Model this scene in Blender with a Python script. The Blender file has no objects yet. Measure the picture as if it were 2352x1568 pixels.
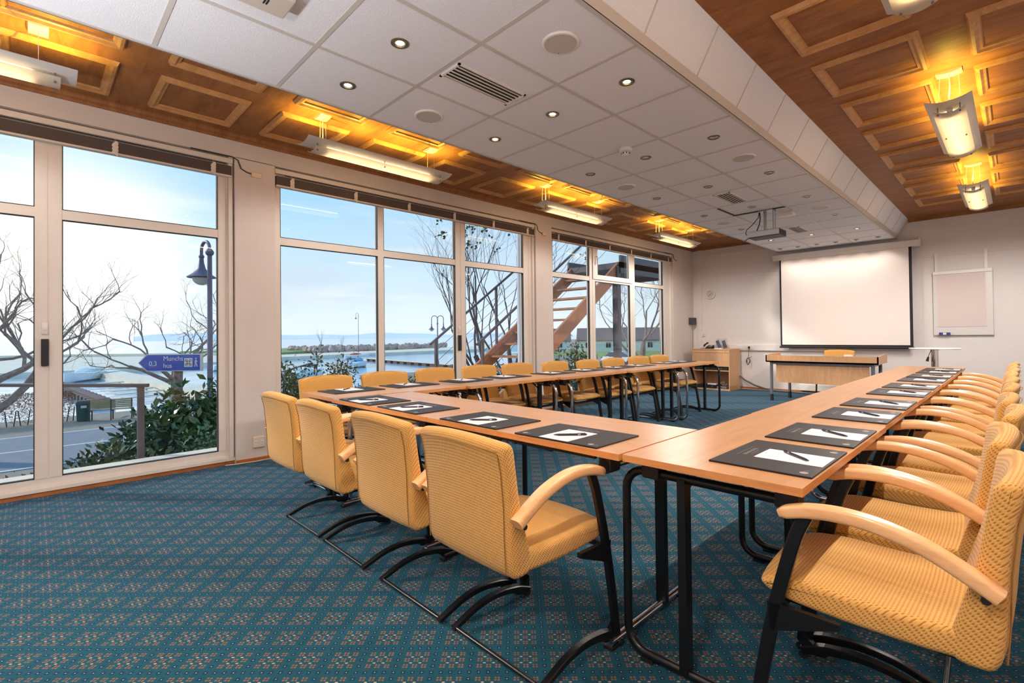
import bpy, bmesh, math, random
from mathutils import Vector, Matrix
PI = math.pi
S = bpy.context.scene
COL = S.collection
# ------------------------------------------------------------------ camera
def make_camera():
    yaw, pitch, roll = .7973, .0118, -.0112
    fw = Vector((-math.sin(yaw), math.cos(yaw), 0)); rt = Vector((math.cos(yaw), math.sin(yaw), 0)); up = Vector((0, 0, 1))
    F = fw*math.cos(pitch) + up*math.sin(pitch); U = up*math.cos(pitch) - fw*math.sin(pitch)
    R = rt*math.cos(roll) + U*math.sin(roll); U = U*math.cos(roll) - rt*math.sin(roll)
    cd = bpy.data.cameras.new('camera'); cam = bpy.data.objects.new('camera', cd); COL.objects.link(cam)
    m = Matrix(((R.x, U.x, -F.x, 5.012), (R.y, U.y, -F.y, 0), (R.z, U.z, -F.z, 1.15), (0, 0, 0, 1)))
    cam.matrix_world = m
    cd.sensor_width = 36; cd.lens = 36*1130.78/2352; cd.shift_y = -(784-757.46)/2352
    cd.clip_start = .02; cd.clip_end = 5000
    S.camera = cam
make_camera()
# ------------------------------------------------------------------ colour management
S.view_settings.view_transform = 'Standard'; S.view_settings.look = 'None'
S.view_settings.exposure = 0.42; S.view_settings.gamma = 1.0; S.view_settings.use_curve_mapping = False
S.cycles.use_denoising = True
S.cycles.max_bounces = 8; S.cycles.diffuse_bounces = 4; S.cycles.transparent_max_bounces = 12
S.cycles.sample_clamp_indirect = 6.0; S.cycles.caustics_reflective = False; S.cycles.caustics_refractive = False
# ------------------------------------------------------------------ node helpers
def srgb(r, g, b):
    f = lambda c: (c/255/12.92) if c/255 <= .04045 else ((c/255+.055)/1.055)**2.4
    return (f(r), f(g), f(b), 1)
class NT:
    def __init__(s, tree): s.t = tree; s.n = tree.nodes; s.l = tree.links
    def new(s, typ, **kw):
        n = s.n.new(typ)
        for k, v in kw.items():
            if k == 'inp':
                for kk, vv in v.items():
                    if isinstance(vv, bpy.types.NodeSocket): s.l.new(vv, n.inputs[kk])
                    else: n.inputs[kk].default_value = vv
            else: setattr(n, k, v)
        return n
    def math(s, op, a, b=0.0, c=0.0):
        n = s.n.new('ShaderNodeMath'); n.operation = op
        for i, v in enumerate((a, b, c)):
            if isinstance(v, bpy.types.NodeSocket): s.l.new(v, n.inputs[i])
            else: n.inputs[i].default_value = v
        return n.outputs[0]
    def mix(s, fac, a, b, mode='MIX'):
        n = s.n.new('ShaderNodeMix'); n.data_type = 'RGBA'; n.blend_type = mode; n.clamp_factor = True
        for i, v in ((0, fac), (6, a), (7, b)):
            if isinstance(v, bpy.types.NodeSocket): s.l.new(v, n.inputs[i])
            else: n.inputs[i].default_value = v
        return n.outputs[2]
    def ramp(s, fac, stops):
        n = s.n.new('ShaderNodeValToRGB'); s.l.new(fac, n.inputs[0])
        e = n.color_ramp.elements
        while len(e) < len(stops): e.new(.5)
        for i, (p, c) in enumerate(stops): e[i].position = p; e[i].color = c
        return n.outputs[0]
def mat(name, col, rough=.5, metal=0.0, spec=.5, emit=None, estr=0.0, noise=None, bump=None, **kw):
    m = bpy.data.materials.new(name); m.use_nodes = True
    T = NT(m.node_tree); p = T.n['Principled BSDF']
    p.inputs['Base Color'].default_value = col; p.inputs['Roughness'].default_value = rough
    p.inputs['Metallic'].default_value = metal; p.inputs['Specular IOR Level'].default_value = spec
    if emit: p.inputs['Emission Color'].default_value = emit; p.inputs['Emission Strength'].default_value = estr
    for k, v in kw.items(): p.inputs[k.replace('_', ' ')].default_value = v
    tc = T.new('ShaderNodeTexCoord')
    if noise:
        sc, amt = noise[0], noise[1]; st = noise[2] if len(noise) > 2 else (1, 1, 1)
        mp = T.new('ShaderNodeMapping', inp={'Vector': tc.outputs['Object'], 'Scale': st})
        nz = T.new('ShaderNodeTexNoise', inp={'Vector': mp.outputs[0], 'Scale': sc, 'Detail': 4.0})
        d = tuple(c*(1-amt) for c in col[:3])+(1,); l = tuple(min(1, c*(1+amt)) for c in col[:3])+(1,)
        T.l.new(T.ramp(nz.outputs[0], [(.3, d), (.7, l)]), p.inputs['Base Color'])
    if bump:
        nz2 = T.new('ShaderNodeTexNoise', inp={'Vector': tc.outputs['Object'], 'Scale': bump[0], 'Detail': 3.0})
        b = T.new('ShaderNodeBump', inp={'Height': nz2.outputs[0], 'Strength': bump[1], 'Distance': .01})
        T.l.new(b.outputs[0], p.inputs['Normal'])
    return m
# ------------------------------------------------------------------ world: pale blue sky, thin cloud bands, hazy low sun
def make_world():
    w = bpy.data.worlds.new('sky'); S.world = w; w.use_nodes = True
    T = NT(w.node_tree); bg = T.n['Background']
    tc = T.new('ShaderNodeTexCoord'); g = tc.outputs['Generated']
    sep = T.new('ShaderNodeSeparateXYZ', inp={0: g}); z = sep.outputs[2]
    base = T.ramp(T.math('MULTIPLY_ADD', z, .5, .5), [(0.0, srgb(120, 130, 135)), (.495, srgb(196, 214, 224)), (.505, srgb(228, 243, 250)),
                  (.56, srgb(206, 234, 250)), (.64, srgb(160, 214, 252)), (1.0, srgb(120, 180, 235))])
    mp = T.new('ShaderNodeMapping', inp={'Vector': g, 'Scale': (1.2, 1.2, 9.0)})
    nz = T.new('ShaderNodeTexNoise', inp={'Vector': mp.outputs[0], 'Scale': 1.9, 'Detail': 5.0, 'Roughness': .55})
    band = T.ramp(z, [(0.0, (0, 0, 0, 1)), (.03, (.35, .35, .35, 1)), (.10, (1, 1, 1, 1)), (.2, (.75, .75, .75, 1)), (.32, (.12, .12, .12, 1)), (.6, (.0, .0, .0, 1))])
    cl = T.math('MULTIPLY', T.ramp(nz.outputs[0], [(.42, (0, 0, 0, 1)), (.62, (1, 1, 1, 1))]), band)
    c1 = T.mix(T.math('MULTIPLY', cl, .6), base, srgb(206, 220, 238))
    nz2 = T.new('ShaderNodeTexNoise', inp={'Vector': mp.outputs[0], 'Scale': 3.3, 'Detail': 3.0})
    cl2 = T.math('MULTIPLY', T.ramp(nz2.outputs[0], [(.55, (0, 0, 0, 1)), (.7, (1, 1, 1, 1))]), band)
    c2 = T.mix(T.math('MULTIPLY', cl2, .6), c1, srgb(240, 248, 252))
    sun = Vector((-.99, .04, .13)).normalized()
    dt = T.new('ShaderNodeVectorMath', operation='DOT_PRODUCT', inp={0: g, 1: sun})
    gl = T.math('POWER', T.math('MAXIMUM', dt.outputs['Value'], 0.0), 110.0)
    c3 = T.mix(T.math('MINIMUM', T.math('MULTIPLY', gl, 1.25), 1.0), c2, (1.25, 1.25, 1.2, 1))
    T.l.new(c3, bg.inputs[0]); bg.inputs[1].default_value = .86
make_world()
def add_sun():
    ld = bpy.data.lights.new('hazy_sun', 'SUN'); ld.energy = 2.1; ld.angle = math.radians(6); ld.color = (1, .93, .82)
    o = bpy.data.objects.new('hazy_sun', ld); COL.objects.link(o)
    o.rotation_euler = Vector((-.80, -.62, .55)).to_track_quat('Z', 'Y').to_euler()
add_sun()
LAMP_W = 16.0       # pendant tube strength
DOWN_W = 52.0      # pendant down light, each of three
UP_W = 10.0         # pendant up light, each of four
UPLIGHT_W = 95.0  # base power of the uplighters added for the white ceiling
SPOT_W = 9.0      # downlight power
# ------------------------------------------------------------------ geometry helpers
class G:
    """collects shapes, links them as one mesh object"""
    def __init__(s): s.v = []; s.f = []; s.sm = []
    def add(s, vs, fs, smooth=False, M=None):
        b = len(s.v)
        s.v += [tuple(M @ Vector(v)) if M else tuple(v) for v in vs]
        s.f += [tuple(b+i for i in f) for f in fs]; s.sm += [smooth]*len(fs); return s
    def box(s, x0, x1, y0, y1, z0, z1, M=None, bev=0):
        if x0 > x1: x0, x1 = x1, x0
        if y0 > y1: y0, y1 = y1, y0
        if z0 > z1: z0, z1 = z1, z0
        if bev:
            bm = bmesh.new(); bmesh.ops.create_cube(bm, size=1)
            bmesh.ops.scale(bm, vec=(x1-x0, y1-y0, z1-z0), verts=bm.verts)
            bmesh.ops.translate(bm, vec=((x0+x1)/2, (y0+y1)/2, (z0+z1)/2), verts=bm.verts)
            bmesh.ops.bevel(bm, geom=bm.edges[:], offset=bev, segments=2, affect='EDGES', profile=.5)
            bm.verts.index_update(); s.add([v.co[:] for v in bm.verts], [[v.index for v in f.verts] for f in bm.faces], False, M); bm.free(); return s
        v = [(x0, y0, z0), (x1, y0, z0), (x1, y1, z0), (x0, y1, z0), (x0, y0, z1), (x1, y0, z1), (x1, y1, z1), (x0, y1, z1)]
        return s.add(v, [(0, 3, 2, 1), (4, 5, 6, 7), (0, 1, 5, 4), (1, 2, 6, 5), (2, 3, 7, 6), (3, 0, 4, 7)], False, M)
    def prism(s, poly, a0, a1, axis='z', M=None, smooth=False):
        n = len(poly)
        mk = {'z': lambda p, a: (p[0], p[1], a), 'x': lambda p, a: (a, p[0], p[1]), 'y': lambda p, a: (p[0], a, p[1])}[axis]
        v = [mk(p, a0) for p in poly]+[mk(p, a1) for p in poly]
        s.add(v, [tuple(range(n))[::-1], tuple(range(n, 2*n))], False, M)
        b = len(s.v)-2*n
        for i in range(n): s.f.append((b+i, b+(i+1) % n, b+n+(i+1) % n, b+n+i)); s.sm.append(smooth)
        return s
    def tube(s, pts, r, n=8, cap=True, M=None, flat=None, closed=False, soft=False):
        """round (or flat: (w,h)) bar along pts; r number or list"""
        pts = [Vector(p) for p in pts]; N = len(pts); rs = r if isinstance(r, (list, tuple)) else [r]*N
        vs = []; prev = None
        for i, p in enumerate(pts):
            if closed: t = (pts[(i+1) % N]-pts[i-1]).normalized()
            else: t = (pts[min(i+1, N-1)]-pts[max(i-1, 0)]).normalized()
            if prev is None:
                a = Vector((0, 0, 1)) if abs(t.z) < .9 else Vector((1, 0, 0))
                if flat and len(flat) > 2: a = Vector(flat[2])
                u = t.cross(a).normalized()
            else: u = (prev - t*prev.dot(t)).normalized()
            prev = u; w = t.cross(u)
            if flat:
                fw, fh = flat[0]/2*rs[i], flat[1]/2*rs[i]; cx = .25
                ring = [(-1, -1+cx), (-1+cx, -1), (1-cx, -1), (1, -1+cx), (1, 1-cx), (1-cx, 1), (-1+cx, 1), (-1, 1-cx)]
                if soft: ring = [(math.copysign(abs(math.cos(a))**.5, math.cos(a)), math.copysign(abs(math.sin(a))**.5, math.sin(a))) for a in [2*PI*(q_+.5)/16 for q_ in range(16)]]
                vs += [p+u*(a_*fw)+w*(b_*fh) for a_, b_ in ring]
            else: vs += [p+u*(rs[i]*math.cos(2*PI*k/n))+w*(rs[i]*math.sin(2*PI*k/n)) for k in range(n)]
        if flat: n = 16 if soft else 8
        fs = []
        for i in range(N if closed else N-1):
            j = (i+1) % N
            for k in range(n): fs.append((i*n+k, i*n+(k+1) % n, j*n+(k+1) % n, j*n+k))
        if cap and not closed: fs += [tuple(range(n))[::-1], tuple((N-1)*n+k for k in range(n))]
        return s.add(vs, fs, soft or not flat, M)
    def lathe(s, prof, c=(0, 0, 0), n=24, M=None, cap=None):
        """prof: (r,z) list"""
        vs = []; fs = []; m = len(prof)
        for r, z in prof: vs += [(c[0]+r*math.cos(2*PI*k/n), c[1]+r*math.sin(2*PI*k/n), c[2]+z) for k in range(n)]
        for i in range(m-1):
            for k in range(n): fs.append((i*n+k, i*n+(k+1) % n, (i+1)*n+(k+1) % n, (i+1)*n+k))
        if cap is None: cap = not (prof[0][0] <= 1.1e-4 and abs(prof[0][1]-prof[-1][1]) < 1e-9)
        if cap and prof[0][0] > 1e-4: fs.append(tuple(range(n))[::-1])
        if cap and prof[-1][0] > 1e-4: fs.append(tuple((m-1)*n+k for k in range(n)))
        return s.add(vs, fs, True, M)
    def ball(s, c, r, n=12, sc=(1, 1, 1)):
        return s.lathe([(max(1e-5, r*sc[0]*math.sin(PI*i/n)), -r*sc[2]*math.cos(PI*i/n)) for i in range(n+1)], c, n*2)
    def loft(s, rings, smooth=True, M=None):
        n = len(rings[0]); vs = [p for r in rings for p in r]; fs = []
        for i in range(len(rings)-1):
            for k in range(n): fs.append((i*n+k, i*n+(k+1) % n, (i+1)*n+(k+1) % n, (i+1)*n+k))
        s.add(vs, fs, smooth, M); b = len(s.v)-len(vs)
        s.f += [tuple(b+i for i in range(n))[::-1], tuple(b+(len(rings)-1)*n+k for k in range(n))]; s.sm += [smooth, smooth]
        return s
    def build(s, name, m, parent=None, label=None, cat=None, group=None, kind=None, loc=None, rz=0, autos=None):
        me = bpy.data.meshes.new(name); me.from_pydata(s.v, [], s.f); me.validate(); me.update()
        bm = bmesh.new(); bm.from_mesh(me); bmesh.ops.recalc_face_normals(bm, faces=bm.faces); bm.to_mesh(me); bm.free()
        if len(me.polygons) == len(s.sm): me.polygons.foreach_set('use_smooth', s.sm)
        if any(s.sm):
            try: me.set_sharp_from_angle(angle=math.radians(autos or 40))
            except Exception: pass
        me.materials.append(m)
        o = bpy.data.objects.new(name, me); COL.objects.link(o)
        if parent: o.parent = parent
        if loc: o.location = loc
        if rz: o.rotation_euler = (0, 0, rz)
        return tag(o, label, cat, group, kind)
def tag(o, label=None, cat=None, group=None, kind=None):
    if label: o['label'] = label
    if cat: o['category'] = cat
    if group: o['group'] = group
    if kind: o['kind'] = kind
    return o
def thing(name, label, cat, loc=(0, 0, 0), rz=0, group=None):
    o = bpy.data.objects.new(name, None); COL.objects.link(o); o.empty_display_size = .1
    o.location = loc; o.rotation_euler = (0, 0, rz)
    return tag(o, label, cat, group)
KIDS = {}
def kids(o):
    return [c for c in bpy.data.objects if c.parent == o]
def dup(root, loc, rz=0.0, label=None, group=None, _ch={}):
    if root.name not in _ch: _ch[root.name] = [(c, kids(c)) for c in kids(root)]
    r = root.copy(); COL.objects.link(r); r.location = loc; r.rotation_euler = (0, 0, rz)
    tag(r, label, None, group)
    for c, gs in _ch[root.name]:
        cc = c.copy(); COL.objects.link(cc); cc.parent = r
        for g in gs:
            gg = g.copy(); COL.objects.link(gg); gg.parent = cc
    return r
def text(name, s, size, m, M, parent=None, ext=.0004, align='CENTER'):
    cu = bpy.data.curves.new(name, 'FONT'); cu.body = s; cu.size = size; cu.extrude = ext; cu.align_x = align; cu.align_y = 'CENTER'
    tmp = bpy.data.objects.new(name, cu); COL.objects.link(tmp); cu.materials.append(m); bpy.context.view_layer.update()
    me = bpy.data.meshes.new_from_object(tmp.evaluated_get(bpy.context.evaluated_depsgraph_get())); bpy.data.objects.remove(tmp)
    o = bpy.data.objects.new(name, me); COL.objects.link(o)
    if parent: o.parent = parent
    o.matrix_local = M; return o
def cr(P, k=5):
    P = [Vector(p) for p in P]; out = []
    for i in range(len(P)-1):
        a = P[i-1] if i else P[0]*2-P[1]; b, c = P[i], P[i+1]; d = P[i+2] if i+2 < len(P) else P[-1]*2-P[-2]
        for q in range(k):
            t = q/k; out.append(.5*((2*b)+(c-a)*t+(2*a-5*b+4*c-d)*t*t+(3*b-a-3*c+d)*t*t*t))
    return out+[P[-1]]
def lerp_list(r, k=5):
    out = []
    for a, b in zip(r[:-1], r[1:]): out += [a+(b-a)*q/k for q in range(k)]
    return out+[r[-1]]
def arc(c, r, a0, a1, n, pl='xz'):
    out = []
    for i in range(n+1):
        a = a0+(a1-a0)*i/n; u, v = r*math.cos(a), r*math.sin(a)
        out.append((c[0]+u, c[1], c[2]+v) if pl == 'xz' else ((c[0], c[1]+u, c[2]+v) if pl == 'yz' else (c[0]+u, c[1]+v, c[2])))
    return out
# ------------------------------------------------------------------ materials
def wood(name, c0, c1, scale=(1, 1, 1), rough=.4, spec=.5, ring=6.0, coat=0):
    m = bpy.data.materials.new(name); m.use_nodes = True; T = NT(m.node_tree); p = T.n['Principled BSDF']
    tc = T.new('ShaderNodeTexCoord')
    mp = T.new('ShaderNodeMapping', inp={'Vector': tc.outputs['Object'], 'Scale': scale})
    n1 = T.new('ShaderNodeTexNoise', inp={'Vector': mp.outputs[0], 'Scale': ring, 'Detail': 6.0, 'Roughness': .6, 'Distortion': .6})
    n2 = T.new('ShaderNodeTexNoise', inp={'Vector': mp.outputs[0], 'Scale': ring*9, 'Detail': 3.0})
    f = T.math('ADD', T.math('MULTIPLY', n1.outputs[0], .75), T.math('MULTIPLY', n2.outputs[0], .25))
    T.l.new(T.ramp(f, [(.34, c0), (.62, c1)]), p.inputs['Base Color'])
    p.inputs['Roughness'].default_value = rough; p.inputs['Specular IOR Level'].default_value = spec
    p.inputs['Coat Weight'].default_value = coat; p.inputs['Coat Roughness'].default_value = .08
    return m
def fabric(name, base, dark, cell=.0058):
    m = bpy.data.materials.new(name); m.use_nodes = True; T = NT(m.node_tree); p = T.n['Principled BSDF']
    tc = T.new('ShaderNodeTexCoord')
    sp = T.new('ShaderNodeSeparateXYZ', inp={0: tc.outputs['Object']}); X, Y, Z = sp.outputs
    u = T.math('ADD', X, T.math('ADD', Y, T.math('MULTIPLY', Z, .35))); w = T.math('SUBTRACT', T.math('ADD', T.math('MULTIPLY', Y, .35), Z), X)
    d = T.math('MULTIPLY', T.math('SINE', T.math('MULTIPLY', u, PI/cell)), T.math('SINE', T.math('MULTIPLY', w, PI/cell)))
    nj = T.new('ShaderNodeTexNoise', inp={'Vector': tc.outputs['Object'], 'Scale': 260.0, 'Detail': 1.0})
    d = T.math('ADD', d, T.math('MULTIPLY_ADD', nj.outputs[0], .6, -.3))
    n = T.new('ShaderNodeTexNoise', inp={'Vector': tc.outputs['Object'], 'Scale': 25.0, 'Detail': 3.0})
    f = T.ramp(d, [(.15, (0, 0, 0, 1)), (.75, (1, 1, 1, 1))])
    b2 = T.mix(n.outputs[0], tuple(c*.93 for c in base[:3])+(1,), base)
    T.l.new(T.mix(f, b2, dark), p.inputs['Base Color'])
    b = T.new('ShaderNodeBump', inp={'Height': d, 'Strength': .3, 'Distance': .0015, }, invert=True)
    T.l.new(b.outputs[0], p.inputs['Normal'])
    p.inputs['Roughness'].default_value = .95; p.inputs['Specular IOR Level'].default_value = .15
    p.inputs['Sheen Weight'].default_value = .15
    return m
def carpet():
    m = bpy.data.materials.new('carpet_pattern'); m.use_nodes = True; T = NT(m.node_tree); p = T.n['Principled BSDF']
    tc = T.new('ShaderNodeTexCoord'); sep = T.new('ShaderNodeSeparateXYZ', inp={0: tc.outputs['Object']})
    k = 1/(math.sqrt(2)*.0325)
    u = T.math('MULTIPLY', T.math('ADD', sep.outputs[0], sep.outputs[1]), k)
    v = T.math('MULTIPLY', T.math('SUBTRACT', sep.outputs[1], sep.outputs[0]), k)
    u = T.math('ADD', u, 1000.); v = T.math('ADD', v, 1000.3)
    fu = T.math('FRACT', u); fv = T.math('FRACT', v)
    iu = T.math('FLOOR', u); iv = T.math('FLOOR', v)
    mu = T.math('MODULO', iu, 4.0); mv = T.math('MODULO', iv, 4.0)
    isn = T.math('MAXIMUM', T.math('GREATER_THAN', mu, 2.5), T.math('GREATER_THAN', mv, 2.5))
    du = T.math('SUBTRACT', fu, .5); dv = T.math('SUBTRACT', fv, .5)
    r = T.math('SQRT', T.math('ADD', T.math('MULTIPLY', du, du), T.math('MULTIPLY', dv, dv)))
    ang = T.math('ARCTAN2', dv, du)
    pet = T.math('MULTIPLY_ADD', T.math('ABSOLUTE', T.math('COSINE', T.math('MULTIPLY', ang, 2.0))), .06, .19)
    def blobs(off, rad):
        a = T.math('SUBTRACT', T.math('ABSOLUTE', du), off); b = T.math('SUBTRACT', T.math('ABSOLUTE', dv), off)
        return T.math('LESS_THAN', T.math('ADD', T.math('MULTIPLY', a, a), T.math('MULTIPLY', b, b)), rad*rad)
    ring = blobs(.17, .125)
    star = blobs(.12, .125)
    dot = T.math('LESS_THAN', r, .075)
    # pale flecks at the cell corners inside the clusters
    cu = T.math('SUBTRACT', T.math('FRACT', T.math('ADD', u, .5)), .5); cv = T.math('SUBTRACT', T.math('FRACT', T.math('ADD', v, .5)), .5)
    rc = T.math('SQRT', T.math('ADD', T.math('MULTIPLY', cu, cu), T.math('MULTIPLY', T.math('MULTIPLY', cv, cv), 3.0)))
    au = T.math('MODULO', T.math('FLOOR', T.math('ADD', u, .5)), 4.0); av = T.math('MODULO', T.math('FLOOR', T.math('ADD', v, .5)), 4.0)
    okc = T.math('MULTIPLY', T.math('COMPARE', au, 1.5, .6), T.math('COMPARE', av, 1.5, .6))
    fleck = T.math('MULTIPLY', T.math('LESS_THAN', rc, .17), okc)
    nz = T.new('ShaderNodeTexNoise', inp={'Vector': tc.outputs['Object'], 'Scale': 420.0, 'Detail': 2.0})
    nb = T.new('ShaderNodeTexNoise', inp={'Vector': tc.outputs['Object'], 'Scale': 1.3, 'Detail': 2.0})
    base = T.mix(nz.outputs[0], srgb(12, 54, 63), srgb(36, 88, 99))
    base = T.mix(T.math('MULTIPLY', nb.outputs[0], .25), base, srgb(32, 76, 96))
    inv = T.math('SUBTRACT', 1.0, isn)
    wob = T.math('MULTIPLY_ADD', nz.outputs[0], .7, .35)
    c = T.mix(T.math('MULTIPLY', T.math('MULTIPLY', ring, inv), wob), base, srgb(160, 92, 46))
    c = T.mix(T.math('MULTIPLY', T.math('MULTIPLY', star, isn), wob), c, srgb(22, 30, 62))
    c = T.mix(T.math('MULTIPLY', T.math('MULTIPLY', dot, isn), .6), c, srgb(200, 180, 190))
    c = T.mix(T.math('MULTIPLY', fleck, .5), c, srgb(226, 200, 170))
    T.l.new(c, p.inputs['Base Color'])
    p.inputs['Roughness'].default_value = 1.0; p.inputs['Specular IOR Level'].default_value = .1
    p.inputs['Sheen Weight'].default_value = .22; p.inputs['Sheen Tint'].default_value = (.2, .55, 1, 1); p.inputs['Sheen Roughness'].default_value = .4
    b = T.new('ShaderNodeBump', inp={'Height': nz.outputs[0], 'Strength': .4, 'Distance': .004}); T.l.new(b.outputs[0], p.inputs['Normal'])
    return m
def glass(name='window_glass', tint=(1, 1, 1, 1), amt=1.0):
    m = bpy.data.materials.new(name); m.use_nodes = True; T = NT(m.node_tree); T.n.remove(T.n['Principled BSDF'])
    tr = T.new('ShaderNodeBsdfTransparent', inp={0: tint}); gl = T.new('ShaderNodeBsdfGlossy', inp={'Roughness': 0.0})
    ge = T.new('ShaderNodeNewGeometry')
    fr = T.new('ShaderNodeFresnel', inp={'IOR': T.math('MULTIPLY_ADD', ge.outputs['Backfacing'], 1/1.45-1.45, 1.45)})
    mx = T.new('ShaderNodeMixShader', inp={0: T.math('MULTIPLY', fr.outputs[0], amt), 1: tr.outputs[0], 2: gl.outputs[0]})
    T.l.new(mx.outputs[0], T.n['Material Output'].inputs[0]); return m
M = {}
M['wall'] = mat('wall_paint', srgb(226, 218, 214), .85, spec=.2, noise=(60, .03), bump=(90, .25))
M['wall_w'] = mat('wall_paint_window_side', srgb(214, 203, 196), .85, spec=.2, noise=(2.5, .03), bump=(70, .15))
M['tile'] = mat('ceiling_tile', srgb(226, 228, 236), .95, spec=.1, noise=(160, .05), bump=(220, .3))
M['tbar'] = mat('ceiling_grid_metal', srgb(196, 190, 186), .5)
M['wood_c'] = wood('oak_ceiling', srgb(128, 80, 44), srgb(160, 106, 62), (1.0, 4.0, 1.0), .55, .25, 3.0)
M['wood_m'] = wood('oak_moulding', srgb(176, 124, 74), srgb(200, 148, 94), (2, 2, 2), .45, .35, 8.0)
M['skirt'] = wood('skirting_wood', srgb(160, 92, 46), srgb(190, 116, 62), (3, 1, 3), .45, .4, 6.0)
M['carpet'] = carpet()
M['frame'] = mat('window_frame_white', srgb(222, 212, 202), .35, noise=(30, .015))
M['gasket'] = mat('black_rubber', srgb(18, 18, 20), .6)
M['glass'] = glass()
M['blind'] = mat('dark_blind_slats', srgb(120, 106, 102), .5)
M['tape'] = mat('blind_tape', srgb(226, 214, 204), .7)
M['beech'] = wood('beech_tabletop', srgb(178, 128, 84), srgb(196, 146, 102), (.6, 5.0, 1.0), .30, .32, 5.0, 0)
M['beech_e'] = wood('beech_edge', srgb(196, 128, 70), srgb(214, 148, 88), (1, 1, 6), .35, .5, 9.0)
M['beech_a'] = wood('beech_armrest', srgb(226, 168, 112), srgb(240, 190, 136), (8, 1.2, 8), .3, .5, 5.0, .2)
M['fabric'] = fabric('mustard_weave', srgb(220, 168, 94), srgb(166, 110, 46))
M['black'] = mat('black_powder_coat', srgb(16, 16, 18), .32, spec=.5)
M['blackp'] = mat('black_plastic', srgb(22, 22, 25), .5)
M['chrome'] = mat('chrome', srgb(200, 200, 205), .12, metal=1.0)
M['steel'] = mat('brushed_steel', srgb(150, 150, 155), .35, metal=.9)
M['greyl'] = mat('grey_leg_paint', srgb(112, 112, 120), .4, metal=.3)
M['pad'] = mat('desk_pad_leatherette', srgb(32, 24, 22), .5, spec=.3, bump=(900, .2))
M['paper'] = mat('note_paper', srgb(238, 224, 218), .7)
M['ink'] = mat('pad_silver_print', srgb(150, 140, 136), .5)
M['inkf'] = mat('faint_print', srgb(176, 160, 158), .7)
M['pen'] = mat('pen_lacquer', srgb(16, 22, 52), .22, spec=.6)
M['white'] = mat('white_plastic', srgb(228, 222, 216), .45)
M['cream'] = mat('cream_plastic', srgb(226, 208, 180), .5)
M['frost'] = mat('frosted_glass_plate', srgb(206, 208, 210), .35, Transmission_Weight=.0)
M['tube'] = mat('lit_tube', (1, 1, 1, 1), .5, emit=(1, .74, .40, 1), estr=LAMP_W)
M['diff'] = mat('lit_diffuser', srgb(240, 226, 200), .5, emit=(1, .70, .36, 1), estr=.62)
M['bulb'] = mat('lit_halogen', (1, 1, 1, 1), .5, emit=(1, .72, .38, 1), estr=7)
M['bulb_off'] = mat('halogen_reflector', srgb(214, 200, 170), .15, metal=.8)
M['brass'] = mat('downlight_ring_metal', srgb(130, 122, 100), .25, metal=.9)
M['screen'] = mat('screen_fabric', srgb(236, 226, 220), .9, spec=.1)
M['red'] = mat('red_paint', srgb(190, 50, 40), .5)
# frosted plate lets light through
def frosted(name, c, tw):
    m = bpy.data.materials.new(name); m.use_nodes = True; T = NT(m.node_tree); p = T.n['Principled BSDF']
    p.inputs['Base Color'].default_value = c; p.inputs['Roughness'].default_value = .3
    tl = T.new('ShaderNodeBsdfTranslucent', inp={0: c}); mx = T.new('ShaderNodeMixShader', inp={0: tw, 1: p.outputs[0], 2: tl.outputs[0]})
    T.l.new(mx.outputs[0], T.n['Material Output'].inputs[0]); return m
M['frost'] = frosted('frosted_glass_plate', srgb(206, 208, 212), .35)
M['diff'] = frosted('lit_diffuser_glass', srgb(232, 226, 216), .72)
# ================================================================== ROOM SHELL
XR, YB, YF = 6.6, -3.0, 10.55          # right wall, back wall, front wall
ZW, ZC = 3.03, 2.72                    # oak ceiling, dropped ceiling
CX0, CX1, CXT = 1.806, 3.62, 3.775     # dropped ceiling edges, slanted fascia top
def st(g, name, m, parent=None): return g.build(name, m, parent, kind='structure')
fl = G().box(-.13, XR, YB, YF, -.06, 0); st(fl, 'floor', M['carpet'])
st(G().box(-.3, XR+.2, YB-.2, YF+.2, ZW, ZW+.08), 'ceiling', M['wood_c'])
# dropped white ceiling with its slanted fascia: solid box with tile faces
dc = G().prism([(CX0, ZC), (CX1, ZC), (CX1+.012, ZC+.05), (CXT, ZW), (CX0, ZW)], YB, YF-.06, 'y')
dc = st(dc, 'ceiling', M['tile'])
P0, B = 1.723, .628
gr = G()
for x in (2.412, 3.033): gr.box(x-.012, x+.012, YB, YF-.07, ZC-.004, ZC+.004)
k = -7
while P0+B*k < YF-.1:
    y = P0+B*k
    if y > YB: gr.box(CX0, CX1, y-.012, y+.012, ZC-.003, ZC+.005)
    k += 1
gr.box(CX0-.004, CX0+.022, YB, YF-.06, ZC-.006, ZC+.004).box(CX0-.006, CX0+.001, YB, YF-.06, ZC-.006, ZC+.03)
gr.box(CX1-.024, CX1+.004, YB, YF-.06, ZC-.006, ZC+.004)
gr.prism([(CX1, ZC-.006), (CX1+.006, ZC-.006), (CX1+.02, ZC+.045), (CX1+.010, ZC+.05)], YB, YF-.06, 'y')
st(gr, 'trim_1', M['tbar'])
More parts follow.
